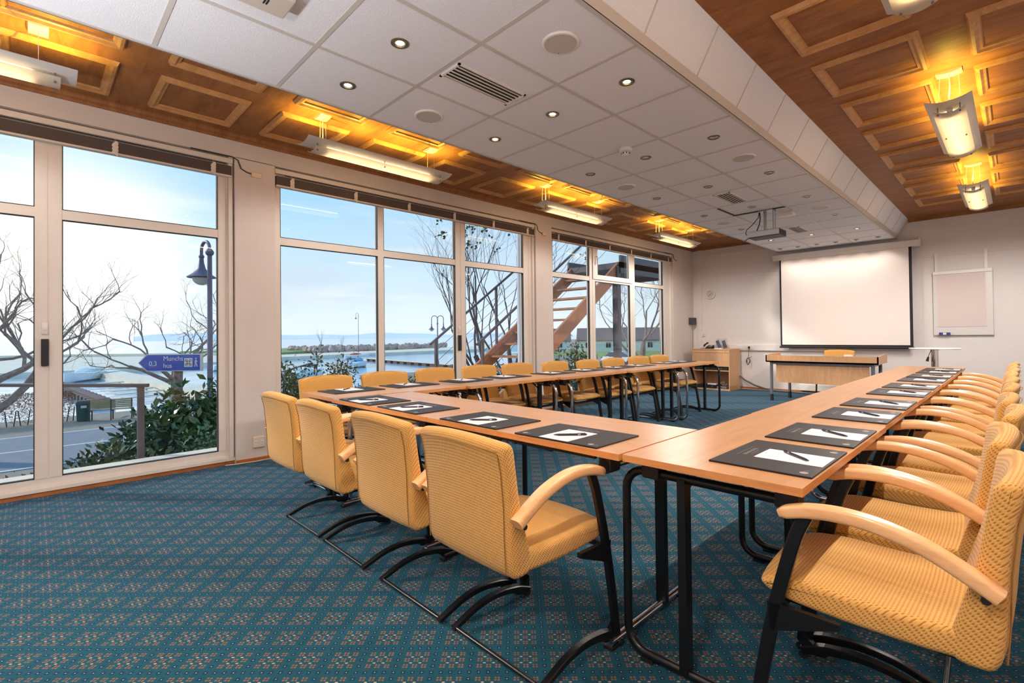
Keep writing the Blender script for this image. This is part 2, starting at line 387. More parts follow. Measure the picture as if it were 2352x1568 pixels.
# fascia seams
fs_ = G(); k = -7
while P0+B*k < YF-.1:
    y = P0+B*k+.02; k += 1
    if y < YB: continue
    a = Vector((CX1+.012, y, ZC+.05)); b = Vector((CXT, y, ZW)); d = (b-a); nrm = Vector((d.z, 0, -d.x)).normalized()*.003
    fs_.add([a+nrm+Vector((0, -.006, 0)), a+nrm+Vector((0, .006, 0)), b+nrm+Vector((0, .006, 0)), b+nrm+Vector((0, -.006, 0)),
             a-nrm+Vector((0, -.006, 0)), a-nrm+Vector((0, .006, 0)), b-nrm+Vector((0, .006, 0)), b-nrm+Vector((0, -.006, 0))],
            [(0, 1, 2, 3), (4, 7, 6, 5), (0, 4, 5, 1), (1, 5, 6, 2), (2, 6, 7, 3), (3, 7, 4, 0)])
st(fs_, 'trim_2', M['tbar'])
# oak mouldings: square frames on the oak ceiling
mo = G()
def mframe(x0, x1, y0, y1):
    prof = [(0, 0), (.012, .026), (.03, .03), (.046, .016), (.06, .012), (.066, 0)]
    rings = []
    for d, h in prof: rings.append([(x0+d, y0+d, ZW-h), (x1-d, y0+d, ZW-h), (x1-d, y1-d, ZW-h), (x0+d, y1-d, ZW-h)])
    for a, b in zip(rings[:-1], rings[1:]):
        for q in range(4): mo.add([a[q], a[(q+1) % 4], b[(q+1) % 4], b[q]], [(0, 1, 2, 3)])
for i in range(-4, 12):
    y0 = -.165+.8255*i
    if y0+.6 > YF-.1 or y0 < YB+.05: continue
    for x0 in (.205, 1.03, 4.02, 4.83, 5.65): mframe(x0, x0+.595, y0, y0+.595)
st(mo, 'trim_3', M['wood_m'])
# cornice along the walls
co = G()
for prof in ([(0, ZW-.055), (.012, ZW-.055), (.018, ZW-.035), (.035, ZW-.028), (.045, ZW-.008), (.06, ZW), (0, ZW)],):
    co.prism([(0+p[0], p[1]) for p in prof], YB, YF, 'y')
    co.prism([(YF-p[0], p[1]) for p in prof], 0, CX0+.02, 'x'); co.prism([(YF-p[0], p[1]) for p in prof], CXT, XR, 'x')
    co.prism([(XR-p[0], p[1]) for p in prof], YB, YF, 'y')
st(co, 'trim_4', M['wood_c'])
# walls
WT = -.32
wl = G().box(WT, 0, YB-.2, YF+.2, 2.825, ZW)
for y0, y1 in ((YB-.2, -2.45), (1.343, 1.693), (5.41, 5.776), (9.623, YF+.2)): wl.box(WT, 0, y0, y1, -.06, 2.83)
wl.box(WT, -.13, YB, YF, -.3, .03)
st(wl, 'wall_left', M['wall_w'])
st(G().box(-.1, XR+.2, YF, YF+.2, -.06, ZW), 'wall_front', M['wall'])
st(G().box(XR, XR+.2, YB-.2, YF+.2, -.06, ZW), 'wall_right', M['wall'])
st(G().box(-.1, XR+.2, YB-.2, YB, -.06, ZW), 'wall_back', M['wall'])
bb = G()
for y0, y1 in ((YB, -2.45), (1.343, 1.693), (5.41, 5.776), (9.623, YF)): bb.box(0, .014, y0, y1, 0, .035)
for y0, y1 in ((-2.45, 1.343), (1.693, 5.41), (5.776, 9.623)): bb.box(-.06, -.044, y0, y1, 0, .035)
st(bb, 'baseboard_left', M['skirt'])
st(G().box(0, XR, YF-.014, YF, 0, .045), 'baseboard_front', M['skirt'])
st(G().box(XR-.014, XR, YB, YF, 0, .045), 'baseboard_right', M['skirt'])
# ------------------------------------------------------------------ windows
def window(i, y0, y1, stiles, handles):
    """stiles: list of (ya,yb) solid verticals; glass fills between"""
    f = G(); xi, xo = -.062, -.125
    f.box(xo+.001, -.03, y0+.001, y1-.001, .035, .06).box(xo+.002, xi+.014, y0+.002, y1-.002, .0602, .075).box(xo+.003, xi-.002, y0+.003, y1-.003, .0752, .128)      # sill and bottom rail
    f.box(xo+.003, xi-.002, y0+.003, y1-.003, 2.74, 2.828)
    f.box(xo+.003, xi-.002, y0+.003, y1-.003, 2.075, 2.148)
    for a, b in stiles:
        f.box(xo, xi, a, b, .064, 2.829)
        if b-a > .12: f.box(xi, xi+.004, a+.004, (a+b)/2-.006, .128, 2.74).box(xi, xi+.004, (a+b)/2+.004, b-.004, .128, 2.74)
    f.box(xi, xi+.035, y0, y0+.012, .06, 2.83).box(xi, xi+.035, y1-.045, y1-.012, .06, 2.83)
    root = f.build('window_%d' % i, M['frame'], kind='structure')
    edges = [b for a, b in stiles][:-1]; starts = [a for a, b in stiles][1:]
    gk = G()
    for a, b in zip(edges, starts):
        for z0, z1 in ((.128, 2.075), (2.148, 2.74)):
            G().box(-.098, -.094, a+.002, b-.002, z0+.002, z1-.002).build('pane', M['glass'], root)
            t = .006
            gk.box(-.1, xi-.001, a, a+t, z0, z1).box(-.1, xi-.001, b-t, b, z0, z1).box(-.1, xi-.001, a, b, z0, z0+t).box(-.1, xi-.001, a, b, z1-t, z1)
    gk.build('gasket', M['gasket'], root)
    for y in handles:
        G().box(xi+.004, xi+.03, y-.021, y+.021, .965, 1.165, bev=.004).build('handle', M['blackp'], root)
        pl = G().box(xi+.004, xi+.012, y-.017, y+.017, 1.20, 1.285, bev=.003).tube([(xi+.01, y, 1.245), (xi+.02, y, 1.245)], .011, 12)
        pl.build('lock_plate', M['white'], root)
    return root
w1 = window(1, -2.45, 1.343, [(-2.45, -2.37), (-1.17, -1.06), (.017, .168), (1.217, 1.343)], [.072])
w2 = window(2, 1.693, 5.41, [(1.693, 1.762), (2.828, 2.903), (3.937, 4.103), (5.2, 5.41)], [3.99])
w3 = window(3, 5.776, 9.623, [(5.776, 5.86), (6.812, 6.972), (8.072, 8.238), (9.316, 9.623)], [])
sash = G()
for a in ((6.90, 7.03, 2.11, 2.80), (8.03, 8.16, 2.11, 2.80)): sash.box(-.0615, -.045, a[0], a[1], a[2], a[3])
sash.box(-.0615, -.0455, 6.901, 8.159, 2.111, 2.19)
sash.build('sash', M['frame'], w3)
hd = G().tube([(-.045, 6.99, 2.50), (-.02, 6.99, 2.50), (-.015, 6.99, 2.47), (-.015, 6.99, 2.36)], .009, 8); hd.build('handle', M['white'], w3)
# ------------------------------------------------------------------ venetian blinds pulled up
def blind(y0, y1, label):
    t = thing('venetian_blind', label, 'blind', (-.03, (y0+y1)/2, 2.82), group='raised venetian blinds above the windows')
    L = (y1-y0)/2
    G().box(-.025, .02, -L, L, -.055, -.012).build('head_rail', M['frame'], t)
    sl = G(); n = 13
    for k in range(n):
        z = -.166+.0066*k
        sl.prism([(-.021, z), (-.024, z+.002), (-.021, z+.0055), (.021, z+.0055), (.0245, z+.002), (.021, z)], -L+.012, L-.012, 'y')
    sl.build('slat_stack', M['blind'], t)
    G().box(-.026, .026, -L+.01, L-.01, -.184, -.168, bev=.003).build('bottom_rail', M['tape'], t)
    nt = max(3, int(round((y1-y0)/.63)))
    for k in range(nt):
        y = -L+.16+(2*L-.32)*k/(nt-1)
        z = G()
        pts = [(.028+.004*(q % 2), y+.006*math.sin(q*2.1), -.186+.009*q) for q in range(12)]
        z.tube(pts, 1, flat=(.036, .004, (1, 0, 0))); z.tube([(.02, y, -.08), (.012, y, -.05)], .0016, 5)
        z.build('ladder_tape', M['tape'], t)
    G().tube([(.0, -L+.1, -.06), (0, L-.05, -.062)], .0035, 6).build('cord', M['gasket'], t)
    return t
blind(-2.44, 1.33, 'raised dark venetian blind over the nearest window on the left')
blind(1.70, 5.40, 'raised dark venetian blind over the middle window')
blind(5.785, 9.61, 'raised dark venetian blind over the farthest window near the staircase')
# cords to junction boxes on the piers
for (yc, nm, zz) in ((1.343, 'first', 0), (5.41, 'second', 0), (9.623, 'last', 0)):
    yb = yc+.18
    c = G().tube([(.0+.004, yc-.35, 2.822), (.004, yc-.1, 2.822), (.006, yc-.02, 2.822), (.006, yc+.025, 2.80), (.006, yc+.05, 2.73), (.006, yc+.10, 2.705), (.006, yb-.04, 2.70)], .005, 6)
    c.build('cable', M['gasket'], label='black blind cord running over the %s pier to its small cream box' % nm, cat='cable', group='blind cords')
    G().box(0, .022, yb-.042, yb+.042, 2.67, 2.716, bev=.004).build('junction_box', M['cream'], label='small cream junction box high on the %s pier from the camera' % nm, cat='junction box', group='cream boxes by the blinds')
# socket on first pier
def outlet(loc, rz, label, n=2, w=.1, h=.1, group=None, m='cream'):
    t = thing('wall_socket', label, 'socket', loc, rz, group)
    G().box(-w/2, w/2, -.016, 0, -h/2, h/2, bev=.004).build('cover_plate', M[m], t)
    for k in range(n):
        x = -w/2+w*(k+.5)/n
        g = G().tube([(x, -.0175, 0), (x, -.0155, 0)], min(.021, w/n*.42), 16); ob = g.build('outlet', M['white'], t)
        for s_ in (-1, 1): G().tube([(x+s_*.007, -.0185, -.003), (x+s_*.007, -.017, -.003)], .003, 8).build('contact_hole', M['gasket'], ob)
    return t
outlet((0, 1.535, .177), PI/2, 'cream double socket low on the pier between the first two windows')
t_ = G().tube([(.02, 1.25, .012), (.03, 1.34, .008), (.035, 1.5, .006), (.03, 1.62, .006), (.02, 1.70, .008), (-.02, 1.73, .03)], .004, 6)
t_.build('cable', M['tape'], label='thin white cable lying along the skirting of the near pier', cat='cable')
# ================================================================== CONFERENCE TABLES
def make_table(L, D, fr):
    t = thing('folding_table', 'x', 'table')
    top = G().box(-L/2, L/2, -D/2, D/2, .708, .7295)
    tp = top.build('tabletop', M['beech'], t)
    e = .0012
    ed = G().box(-L/2-e, L/2+e, -D/2-e, -D/2, .706, .7295).box(-L/2-e, L/2+e, D/2, D/2+e, .706, .7295)
    ed.box(-L/2-e, -L/2, -D/2, D/2, .706, .7295).box(L/2, L/2+e, -D/2, D/2, .706, .7295); ed.build('edge_band', M['beech_e'], tp)
    for s_ in (-1, 1):
        x = s_*(L/2-.076); r = .075; zt, zb = .665, .022; yi = D/2+.035; yo = -D/2+.05
        pts = [(x, yo, zt), (x, yi-r, zt)]+[(x, yi-r+r*math.sin(a), zt-r+r*math.cos(a)) for a in [PI/2*q/6 for q in range(1, 7)]]
        pts += [(x, yi, .3)]+[(x, yi-r+r*math.cos(a), zb+r-r*math.sin(a)) for a in [PI/2*q/6 for q in range(0, 7)]]+[(x, yo-.01, zb)]
        lm = M[fr[0 if s_ < 0 else 1]]
        lg = G().tube(pts, .0155, 10).build('leg_frame', lm, t)
        G().box(x-.021, x+.021, D/2-.20, D/2-.172, zb, zt).build('post', M['black'], t)
        for yy in (-D/2+.055, D/2-.075):
            G().box(x-.027, x+.027, yy-.032, yy+.032, .648, .706, bev=.006).tube([(x, yy-.032, .668), (x, yy+.032, .668)], .027, 12).build('bracket', M['blackp'], t)
        G().box(x-.02, x+.02, yi-r-.03, yi-r+.015, 0, .012).build('foot', M['blackp'], t); G().box(x-.018, x+.018, yo-.02, yo+.03, 0, .012).build('foot', M['blackp'], t)
        G().tube([(x, D/2-.186, .60), (x-s_*.14, D/2-.186, .705)], .006, 8).build('brace', M['black'], t)
    G().box(-L/2+.14, L/2-.14, -D/2+.05, -D/2+.065, .68, .708).build('stiffener', M['black'], t)
    return t
tabA = make_table(1.218, .562, ('black', 'black')); tabB = make_table(1.218, .562, ('black', 'chrome'))
tabC = make_table(1.17, .612, ('black', 'chrome')); tabD = make_table(1.13, .612, ('chrome', 'chrome'))
used = set()
def place(proto, loc, rz, label, group):
    if proto.name in used: return dup(proto, loc, rz, label, group)
    used.add(proto.name)
    D_ = dup(proto, loc, rz, label, group)
    for c in kids(proto):
        for g in kids(c): bpy.data.objects.remove(g)
        bpy.data.objects.remove(c)
    bpy.data.objects.remove(proto); return D_
ORD = ['nearest', 'second', 'third', 'fourth', 'fifth', 'sixth', 'seventh', 'eighth', 'ninth', 'farthest']
ROWT = ['nearest', 'second', 'middle', 'fourth', 'farthest']
GT = 'beech folding tables forming the U'
prot = [tabA, tabB, tabC, tabD]
tables = []
RXL = [4.040, 4.034, 4.037, 4.040, 4.036]
for i in range(5):
    tables.append(((RXL[i]+.281, 1.484+1.221*(i+.5)), PI/2, tabA if i in (0, 3) else tabB, 'beech folding table, %s of the five in the right-hand row beside the row of armrests' % ROWT[i]))
LXR = [(1.721, 1.478), (1.742, 2.648), (1.815, 3.769), (1.872, 4.93), (1.872, 6.13), (1.915, 7.32)]
for i in range(5):
    (xa, ya), (xb, yb) = LXR[i], LXR[i+1]
    tables.append((((xa+xb)/2-.283, (ya+yb)/2), -PI/2, tabC if i in (4,) else tabD, 'beech folding table, %s of the five in the window-side row' % ROWT[i]))
tables.append(((2.289, 1.782), 0, tabD, 'beech folding table joining the window-side row at the near end of the U'))
tables.append(((3.444, 1.782), 0, tabC, 'beech folding table in the near cross row, touching the right-hand row'))
for (x, y), rz, pr_, lb in tables: dup(pr_, (x, y, 0), rz, lb, GT)
for p_ in prot:
    for c in kids(p_):
        for g in kids(c): bpy.data.objects.remove(g)
        bpy.data.objects.remove(c)
    bpy.data.objects.remove(p_)
# ================================================================== CHAIRS
def inset(poly, d):
    n = len(poly); out = []
    for i in range(n):
        p = Vector(poly[i]); a = Vector(poly[i-1]); b = Vector(poly[(i+1) % n])
        e1 = (p-a).normalized(); e2 = (b-p).normalized(); n1 = Vector((-e1.y, e1.x)); n2 = Vector((-e2.y, e2.x))
        m = (n1+n2); m = m.normalized() if m.length > 1e-6 else n1
        out.append(tuple(p+m*d))
    return out
def smoothpoly(pts, it=2):
    for _ in range(it):
        q = []
        for i in range(len(pts)):
            a = Vector(pts[i]); b = Vector(pts[(i+1) % len(pts)]); q += [tuple(a*.75+b*.25), tuple(a*.25+b*.75)]
        pts = q
    return pts
def cushion(prof, w, r, bow=lambda x, y, z: (x, y, z), nx=10, taper=None):
    """prof closed CCW (y,z); extruded over x in [-w,w], edge radius r"""
    rings = []
    xs = [(-w+r*(1-math.cos(a)), r*(1-math.sin(a))) for a in [PI/2*q/5 for q in range(6)]]
    mid = [(-w+r+(2*w-2*r)*q/nx, 0) for q in range(1, nx)]
    allx = xs+mid+[(-x, d) for x, d in xs[::-1]]
    for x, d in allx:
        p = inset(prof, d); rings.append([bow(x, y, z) for y, z in p])
    return G().loft(rings)
def make_chair():
    t = thing('conference_chair', 'x', 'chair')
    # backrest: slight curve, leaning back, dished sideways
    bp = [(-.20, .392), (-.252, .396), (-.268, .50), (-.276, .62), (-.292, .74), (-.312, .815), (-.304, .838), (-.262, .838), (-.245, .74), (-.222, .62), (-.19, .52), (-.165, .44), (-.17, .40)]
    bp = smoothpoly(bp[::-1], 2)
    area = sum(bp[i][0]*bp[(i+1) % len(bp)][1]-bp[(i+1) % len(bp)][0]*bp[i][1] for i in range(len(bp)))
    if area < 0: bp = bp[::-1]
    def bow(x, y, z):
        u = x/.225; f = max(0, (z-.40)/.44)
        zz = z-.02*u*u*f*f
        return (x*(1+.03*f), y+.030*u*u*(.35+.65*f), zz)
    cushion(bp, .225, .017, bow).build('backrest', M['fabric'], t, autos=80)
    sm = []
    for sx in (-1, 1):   # seam piping
        pts = [bow(sx*.205, y, z) for y, z in ((-.262, .42), (-.271, .5), (-.2795, .62), (-.2955, .74), (-.312, .805))]
        sm += [pts]
    g = G()
    for pts in sm: g.tube(pts, .0018, 5)
    g.tube([bow(x, -.317, .812) for x in [-.205+.41*q/10 for q in range(11)]], .0018, 5); g.build('seam', M['seam'], t)
    sp = [(-.20, .400), (.0, .394), (.16, .398), (.235, .408), (.268, .425), (.272, .445), (.24, .462), (.14, .472), (0, .466), (-.14, .468), (-.22, .48), (-.235, .43)]
    sp = smoothpoly(sp, 2)
    area = sum(sp[i][0]*sp[(i+1) % len(sp)][1]-sp[(i+1) % len(sp)][0]*sp[i][1] for i in range(len(sp)))
    if area < 0: sp = sp[::-1]
    cushion(sp, .225, .018, lambda x, y, z: (x, y-(.02*(x/.225)**2 if y > .1 else 0), z+(-.008*(x/.225)**2+.006 if z > .45 else 0))).build('seat', M['fabric'], t, autos=80)
    for s_ in (-1, 1):
        x = s_*.246
        cl = [(-.245, .578), (-.20, .606), (-.12, .648), (-.03, .674), (.05, .681), (.12, .674), (.17, .660), (.19, .652)]
        rad = [1, 1, 1, 1, 1, 1, .95, .6]
        a = G().tube(cr([(x, y, z) for y, z in cl], 4), lerp_list(rad, 4), flat=(.044, .037, (0, 0, 1)), soft=True); a.build('armrest', M['beech_a'], t, autos=60)
        bo = G().tube([(s_*.215, -.222, .568), (s_*.262, -.222, .568)], .009, 10).tube([(x, -.222, .568), (x, -.215, .59)], .008, 8)
        bo.build('bolt', M['blackp'], t)
        lx = s_*.243
        pl = [(.125, .66), (.15, .60), (.178, .50), (.205, .39), (.228, .27), (.25, .14), (.266, .025)]
        G().tube(cr([(lx, y, z) for y, z in pl], 3), 1, flat=(.034, .020, (1, 0, 0))).build('leg', M['black'], t)
        rn = [(.272, .028), (.20, .055), (.10, .070), (.0, .062), (-.08, .038), (-.135, .018)]
        rr = G().tube(cr([(s_*.232, y, z) for y, z in rn], 4), lerp_list([1.1, 1.2, 1, .9, .85, .8], 4), flat=(.024, .030, (1, 0, 0)))
        rr.prism([(.272, .02), (.272, .09), (.235, .06), (.17, .062), (.2, .03)], s_*.232-.011, s_*.232+.011, 'x')
        rr.build('runner', M['black'], t)
        G().tube([(s_*.222, .268, .014), (s_*.266, .268, .014)], .014, 10).build('foot', M['blackp'], t)
    G().tube([(-.225, -.125, .02), (.225, -.125, .02)], .0085, 10).build('cross_bar', M['black'], t)
    fr = G().box(-.25, .25, .19, .215, .375, .396)
    for s_ in (-1, 1): fr.prism([(.05, .385), (.215, .32), (.225, .40), (.05, .40)], s_*.245-.008, s_*.245+.008, 'x').box(s_*.16-.012, s_*.16+.012, -.19, .2, .378, .396)
    fr.build('seat_support', M['black'], t)
    return t
M['seam'] = mat('seam_thread', srgb(150, 104, 38), .9)
ch0 = make_chair()
GC = 'mustard conference chairs around the U'
def chair(x, y, rz, label): dup(ch0, (x, y, 0), rz, label, GC)
cn = ['leftmost of the four, closest to the windows', 'second of four from the left', 'third of four from the left', 'rightmost and largest']
for i, (x, y, r) in enumerate(((1.98, 1.30, .01), (2.52, 1.30, -.01), (3.155, 1.30, -.01), (3.705, 1.30, -.02))):
    chair(x, y, r, 'mustard chair with its back to the camera, %s' % cn[i])
RY = [1.73, 2.27, 2.93, 3.47, 4.14, 4.72, 5.31, 5.83, 6.38, 6.92]
RX = [4.735, 4.705, 4.735, 4.71, 4.715, 4.715, 4.71, 4.72, 4.715, 4.72]
RR = [.0, .03, -.02, .02, .0, -.02, .03, 0, .02, -.02]
for i in range(10):
    chair(RX[i], RY[i], PI/2+RR[i], 'mustard chair with beech arms in the right-hand row, %s from the camera' % ORD[i])
LY = [1.78, 2.32, 2.93, 3.48, 4.02, 4.56, 5.10, 5.66, 6.28, 6.83]
LX = [.93, .905, .845, .875, .92, 1.04, 1.13, 1.13, 1.13, 1.15]
for i in range(10):
    chair(LX[i]+.30, LY[i], -PI/2+[.06, -.02, 0, -.03, -.05, 0, 0, -.03, -.1, -.08][i], 'mustard chair facing into the room, %s from the camera in the window-side row' % ORD[i])
chair(2.80, 10.06, PI, 'mustard chair behind the beech presenter desk, only its back top showing')
for c in kids(ch0):
    for g_ in kids(c): bpy.data.objects.remove(g_)
    bpy.data.objects.remove(c)
bpy.data.objects.remove(ch0)
# ================================================================== DESK PADS, NOTE SHEETS, PENS
def make_pad():
    t = thing('desk_pad', 'x', 'desk pad')
    G().box(-.212, .212, 0, .30, 0, .006, bev=.0018).build('pad_board', M['pad'], t)
    g = G()
    for y in (.004, .296): g.box(-.208, .208, y-.0005, y+.0005, .006, .0063)
    for x in (-.208, .208): g.box(x-.0005, x+.0005, .004, .296, .006, .0063)
    g.build('stitching', M['seam2'], t)
    text('lettering', 'GRAND HOTEL', .017, M['ink'], Matrix.Translation((0, .243, .0062)), t, .0001)
    l = G().box(-.07, .07, .262, .2628, .006, .0063).box(-.035, .035, .228, .2288, .006, .0063)
    for x in (-.175, .165):
        l.lathe([(.006, .006), (.012, .006), (.012, .0063), (.006, .0063)], (x, .03, 0), 20)
        for k in range(3): l.box(x+.018, x+.036-.004*k, .026+.004*k, .0268+.004*k, .006, .0063)
    l.build('logo', M['ink'], t)
    return t
M['seam2'] = mat('pad_stitch', srgb(84, 72, 68), .6)
def make_sheet():
    t = thing('note_sheet', 'x', 'paper')
    G().box(-.075, .075, 0, .2, 0, .0012).build('sheet', M['paper'], t)
    l = G()
    for k in range(14): l.box(-.06, .06, .02+.0115*k, .0205+.0115*k, .0012, .0014)
    l.box(-.012, .012, .186, .190, .0012, .0014)
    l.build('ruled_lines', M['inkf'], t)
    return t
def make_pen():
    t = thing('ballpoint_pen', 'x', 'pen')
    G().tube([(0, 0, .0045), (0, .008, .0045), (0, .02, .0045), (0, .10, .0045)], [.001, .0028, .0042, .0044], 10).build('barrel', M['pen'], t)
    G().tube([(0, .1, .0045), (0, .112, .0045)], .0046, 10).build('ring', M['steel'], t)
    c = G().tube([(0, .112, .0045), (0, .134, .0045), (0, .138, .0045)], [.0044, .004, .002], 10).box(-.0015, .0015, .098, .132, .009, .0102).box(-.0015, .0015, .128, .132, .007, .0102)
    c.build('cap', M['pen'], t)
    return t
pad0, sheet0, pen0 = make_pad(), make_sheet(), make_pen()
def setting(x, y, rz, label, k):
    """x,y = middle of the user-side edge; label describes the pad"""
    zt = .7297
    dup(pad0, (x, y, zt), rz, label, 'black desk pads on the tables')
    R_ = Matrix.Rotation(rz, 4, 'Z')
    rnd = random.Random(k)
    o = R_ @ Vector((rnd.uniform(-.006, .006), .006, 0))
    where = label.split(',', 1)[1]
    dup(sheet0, (x+o.x, y+o.y, zt+.0062), rz+rnd.uniform(-.015, .015), 'white note sheet on the pad,'+where, 'note sheets on the pads')
    p = R_ @ Vector((-.038, .052, 0)); ang = rz-math.atan2(.095, .10)+rnd.uniform(-.12, .12)
    dup(pen0, (x+p.x, y+p.y, zt+.0076), ang, 'dark pen on the note sheet,'+where, 'pens on the note sheets')
for i, xc in enumerate((2.018, 2.533, 3.17, 3.715)):
    setting(xc, 1.484, -.02+.012*i, 'black desk pad, %s' % ['first from the left on the near cross tables', 'second from the left on the near cross tables', 'third from the left on the near cross tables', 'nearest the corner on the near cross tables'][i], i)
PR = [1.808, 2.325, 2.975, 3.525, 4.235, 4.785, 5.445, 5.955, 6.55, 7.03]
for i, y in enumerate(PR): setting(4.597, y, PI/2, 'black desk pad, %s from the camera on the right-hand tables' % ORD[i], 10+i)
PL = [1.815, 2.35, 2.94, 3.475, 3.93, 4.69, 5.285, 5.82, 6.54, 6.99]
PL[4] = 4.12
def lx(y):
    for (xa, ya), (xb, yb) in zip(LXR[:-1], LXR[1:]):
        if y < yb: return (xa+xb)/2-.283-.281
    return LXR[-1][0]-.564
for i, y in enumerate(PL): setting(lx(y)+.006, y, -PI/2+[.03, .02, .03, .0, 0, 0, .02, 0, .04, .03][i], 'black desk pad, %s from the camera on the window-side tables' % ORD[i], 30+i)
for pr_ in (pad0, sheet0, pen0):
    for c in kids(pr_): bpy.data.objects.remove(c)
    bpy.data.objects.remove(pr_)
# ================================================================== CEILING FITTINGS
def make_pendant():
    t = thing('pendant_lamp', 'x', 'lamp')
    L = .722
    def plate(w, l, z, sag, th):
        g = G(); n = 10; vs = []
        prof = [(-w+2*w*q/n, z-sag*(1-((-1+2*q/n)**2))) for q in range(n+1)]
        poly = prof+[(x, zz+th) for x, zz in prof[::-1]]
        return g.prism(poly, -l, l, 'y', smooth=True)
    plate(.128, L, -.245, .028, .005).build('upper_glass', M['frost'], t)
    plate(.088, L-.075, -.300, .028, .004).build('diffuser', M['diff'], t)
    G().tube([(0, -L+.2, -.282), (0, L-.2, -.282)], .012, 10).build('tube', M['tube'], t)
    for s_ in (-1, 1): G().box(-.016, .016, s_*(L-.2), s_*(L-.165), -.300, -.262, bev=.003).build('tube_holder', M['white'], t)
    for sx in (-1, 1):
        for y in (-L+.1, 0, L-.1): G().tube([(sx*.06, y, -.235), (sx*.06, y, -.322)], .0035, 8).tube([(sx*.06, y, -.32), (sx*.06, y, -.327)], .006, 8).build('pin', M['steel'], t)
    for y in (-.55, .55):
        c = G(); n = 8; w = .072
        prof = [(-w+2*w*q/n, -.012-.012*(1-((-1+2*q/n)**2))) for q in range(n+1)]
        poly = prof+[(w, 0), (-w, 0)]
        c.prism(poly, y-.045, y+.045, 'y').build('ceiling_plate', M['cream'], t)
        for sx in (-1, 1): G().tube([(sx*.052, y, -.015), (sx*.06, y, -.245)], .0016, 5).build('wire', M['white'], t)
    G().tube([(0, -.55, -.02), (.004, -.552, -.1), (-.002, -.548, -.18), (0, -.55, -.262)], .004, 6).build('power_cord', M['white'], t)
    return t
pd = make_pendant()
downd = bpy.data.lights.new('pendant_down', 'SPOT'); downd.energy = DOWN_W; downd.spot_size = math.radians(178); downd.spot_blend = .5; downd.shadow_soft_size = 0; downd.color = (1, .95, .90)
downm = downd.copy(); downm.energy = DOWN_W*.65
downl = downd.copy(); downl.energy = DOWN_W*.2
upd = bpy.data.lights.new('pendant_up', 'SPOT'); upd.energy = UP_W; upd.spot_size = math.radians(150); upd.spot_blend = .8; upd.shadow_soft_size = 0; upd.color = (1, .74, .10)
GP = 'frosted glass pendant lamps under the oak ceiling'
for x, y, lb in ((.93, -.52, 'cut by the left picture edge, above the nearest window'), (.93, 2.32, 'above the pier and the start of the middle window'), (.93, 5.15, 'above the end of the middle window'), (.93, 7.95, 'above the farthest window'),
                 (4.70, 2.44, 'cut by the top picture edge in the right-hand bay'), (4.70, 5.32, 'largest fully visible in the right-hand bay'), (4.70, 8.14, 'farthest in the right-hand bay above the flip chart'),
                 (4.70, -.52, 'behind the camera in the right-hand bay')):
    p_ = dup(pd, (x, y, ZW), 0, 'frosted pendant lamp with lit tube, '+lb, GP)
    for yy in (-.5, 0, .5):
        lo = bpy.data.objects.new('pendant_down_light', downl if x < 2 and y < 6 else (downm if (x < 2 or y < 3) else downd)); COL.objects.link(lo); lo.parent = p_; lo.location = (0, yy, -.345)
    for yy in (-.62, -.2, .2, .62):
        lo = bpy.data.objects.new('pendant_up_light', upd); COL.objects.link(lo); lo.parent = p_; lo.location = (0, yy, -.225); lo.rotation_euler = (PI, 0, 0)
for c in kids(pd): bpy.data.objects.remove(c)
bpy.data.objects.remove(pd)
def make_down():
    t = thing('recessed_downlight', 'x', 'downlight')
    G().lathe([(.030, .004), (.031, -.004), (.040, -.007), (.048, -.004), (.049, 0), (.049, .002)], n=24).build('ring', M['brass'], t)
    G().lathe([(.0001, -.001), (.02, -.001), (.03, .003)], n=20).build('bulb', M['bulb'], t)
    return t
dn = make_down()
bulb_off = [c for c in kids(dn) if c.name.startswith('bulb')][0].data.copy(); bulb_off.materials[0] = M['bulb_off']
DY = [-2.3, -1.1, .16, 1.41, 2.65, 3.91, 5.18, 6.42, 7.69, 8.98]
colnm = {2.13: 'window-side', 2.735: 'middle', 3.345: 'fascia-side'}
spot_n = 0
lampd = bpy.data.lights.new('downlight_lamp', 'SPOT'); lampd.energy = SPOT_W; lampd.spot_size = math.radians(115); lampd.spot_blend = .6; lampd.shadow_soft_size = .025; lampd.color = (1, .92, .82)
for x in colnm:
    for j, y in enumerate(DY):
        if x == 2.735 and abs(y-7.69) < .01: continue
        if x == 3.345 and y in (1.41,): continue
        rowlab = 'behind the camera' if y < 0 else ['at the top picture edge', 'row just behind the first vent', 'row at the first ceiling speaker', 'row by the smoke detector', 'row just before the second vent', 'row in front of the projector', 'row just beyond the projector', 'row before the eyeball spots'][j-2]
        d_ = dup(dn, (x, y, ZC), 0, 'round recessed halogen in the %s line, %s%s' % (colnm[x], rowlab, ' nearer' if j == 1 else ''), 'recessed downlights in the white ceiling')
        if 3 < y < 8.5:
            for c in [c for c in bpy.data.objects if c.parent == d_ and c.name.startswith('bulb')]: c.data = c.data if False else bulb_off
            d_['label'] = d_['label'].replace('round recessed halogen', 'unlit recessed halogen')
            continue
        lo = bpy.data.objects.new('downlight_lamp', lampd); COL.objects.link(lo); lo.parent = d_; lo.location = (0, 0, -.012)
for c in kids(dn): bpy.data.objects.remove(c)
bpy.data.objects.remove(dn)
upl = bpy.data.lights.new('added_uplighter_lamp', 'SPOT'); upl.energy = UPLIGHT_W; upl.spot_size = math.radians(165); upl.spot_blend = .6; upl.shadow_soft_size = .08; upl.color = (1, .98, .97)
upr = upl.copy(); upr.energy = UPLIGHT_W*2.6
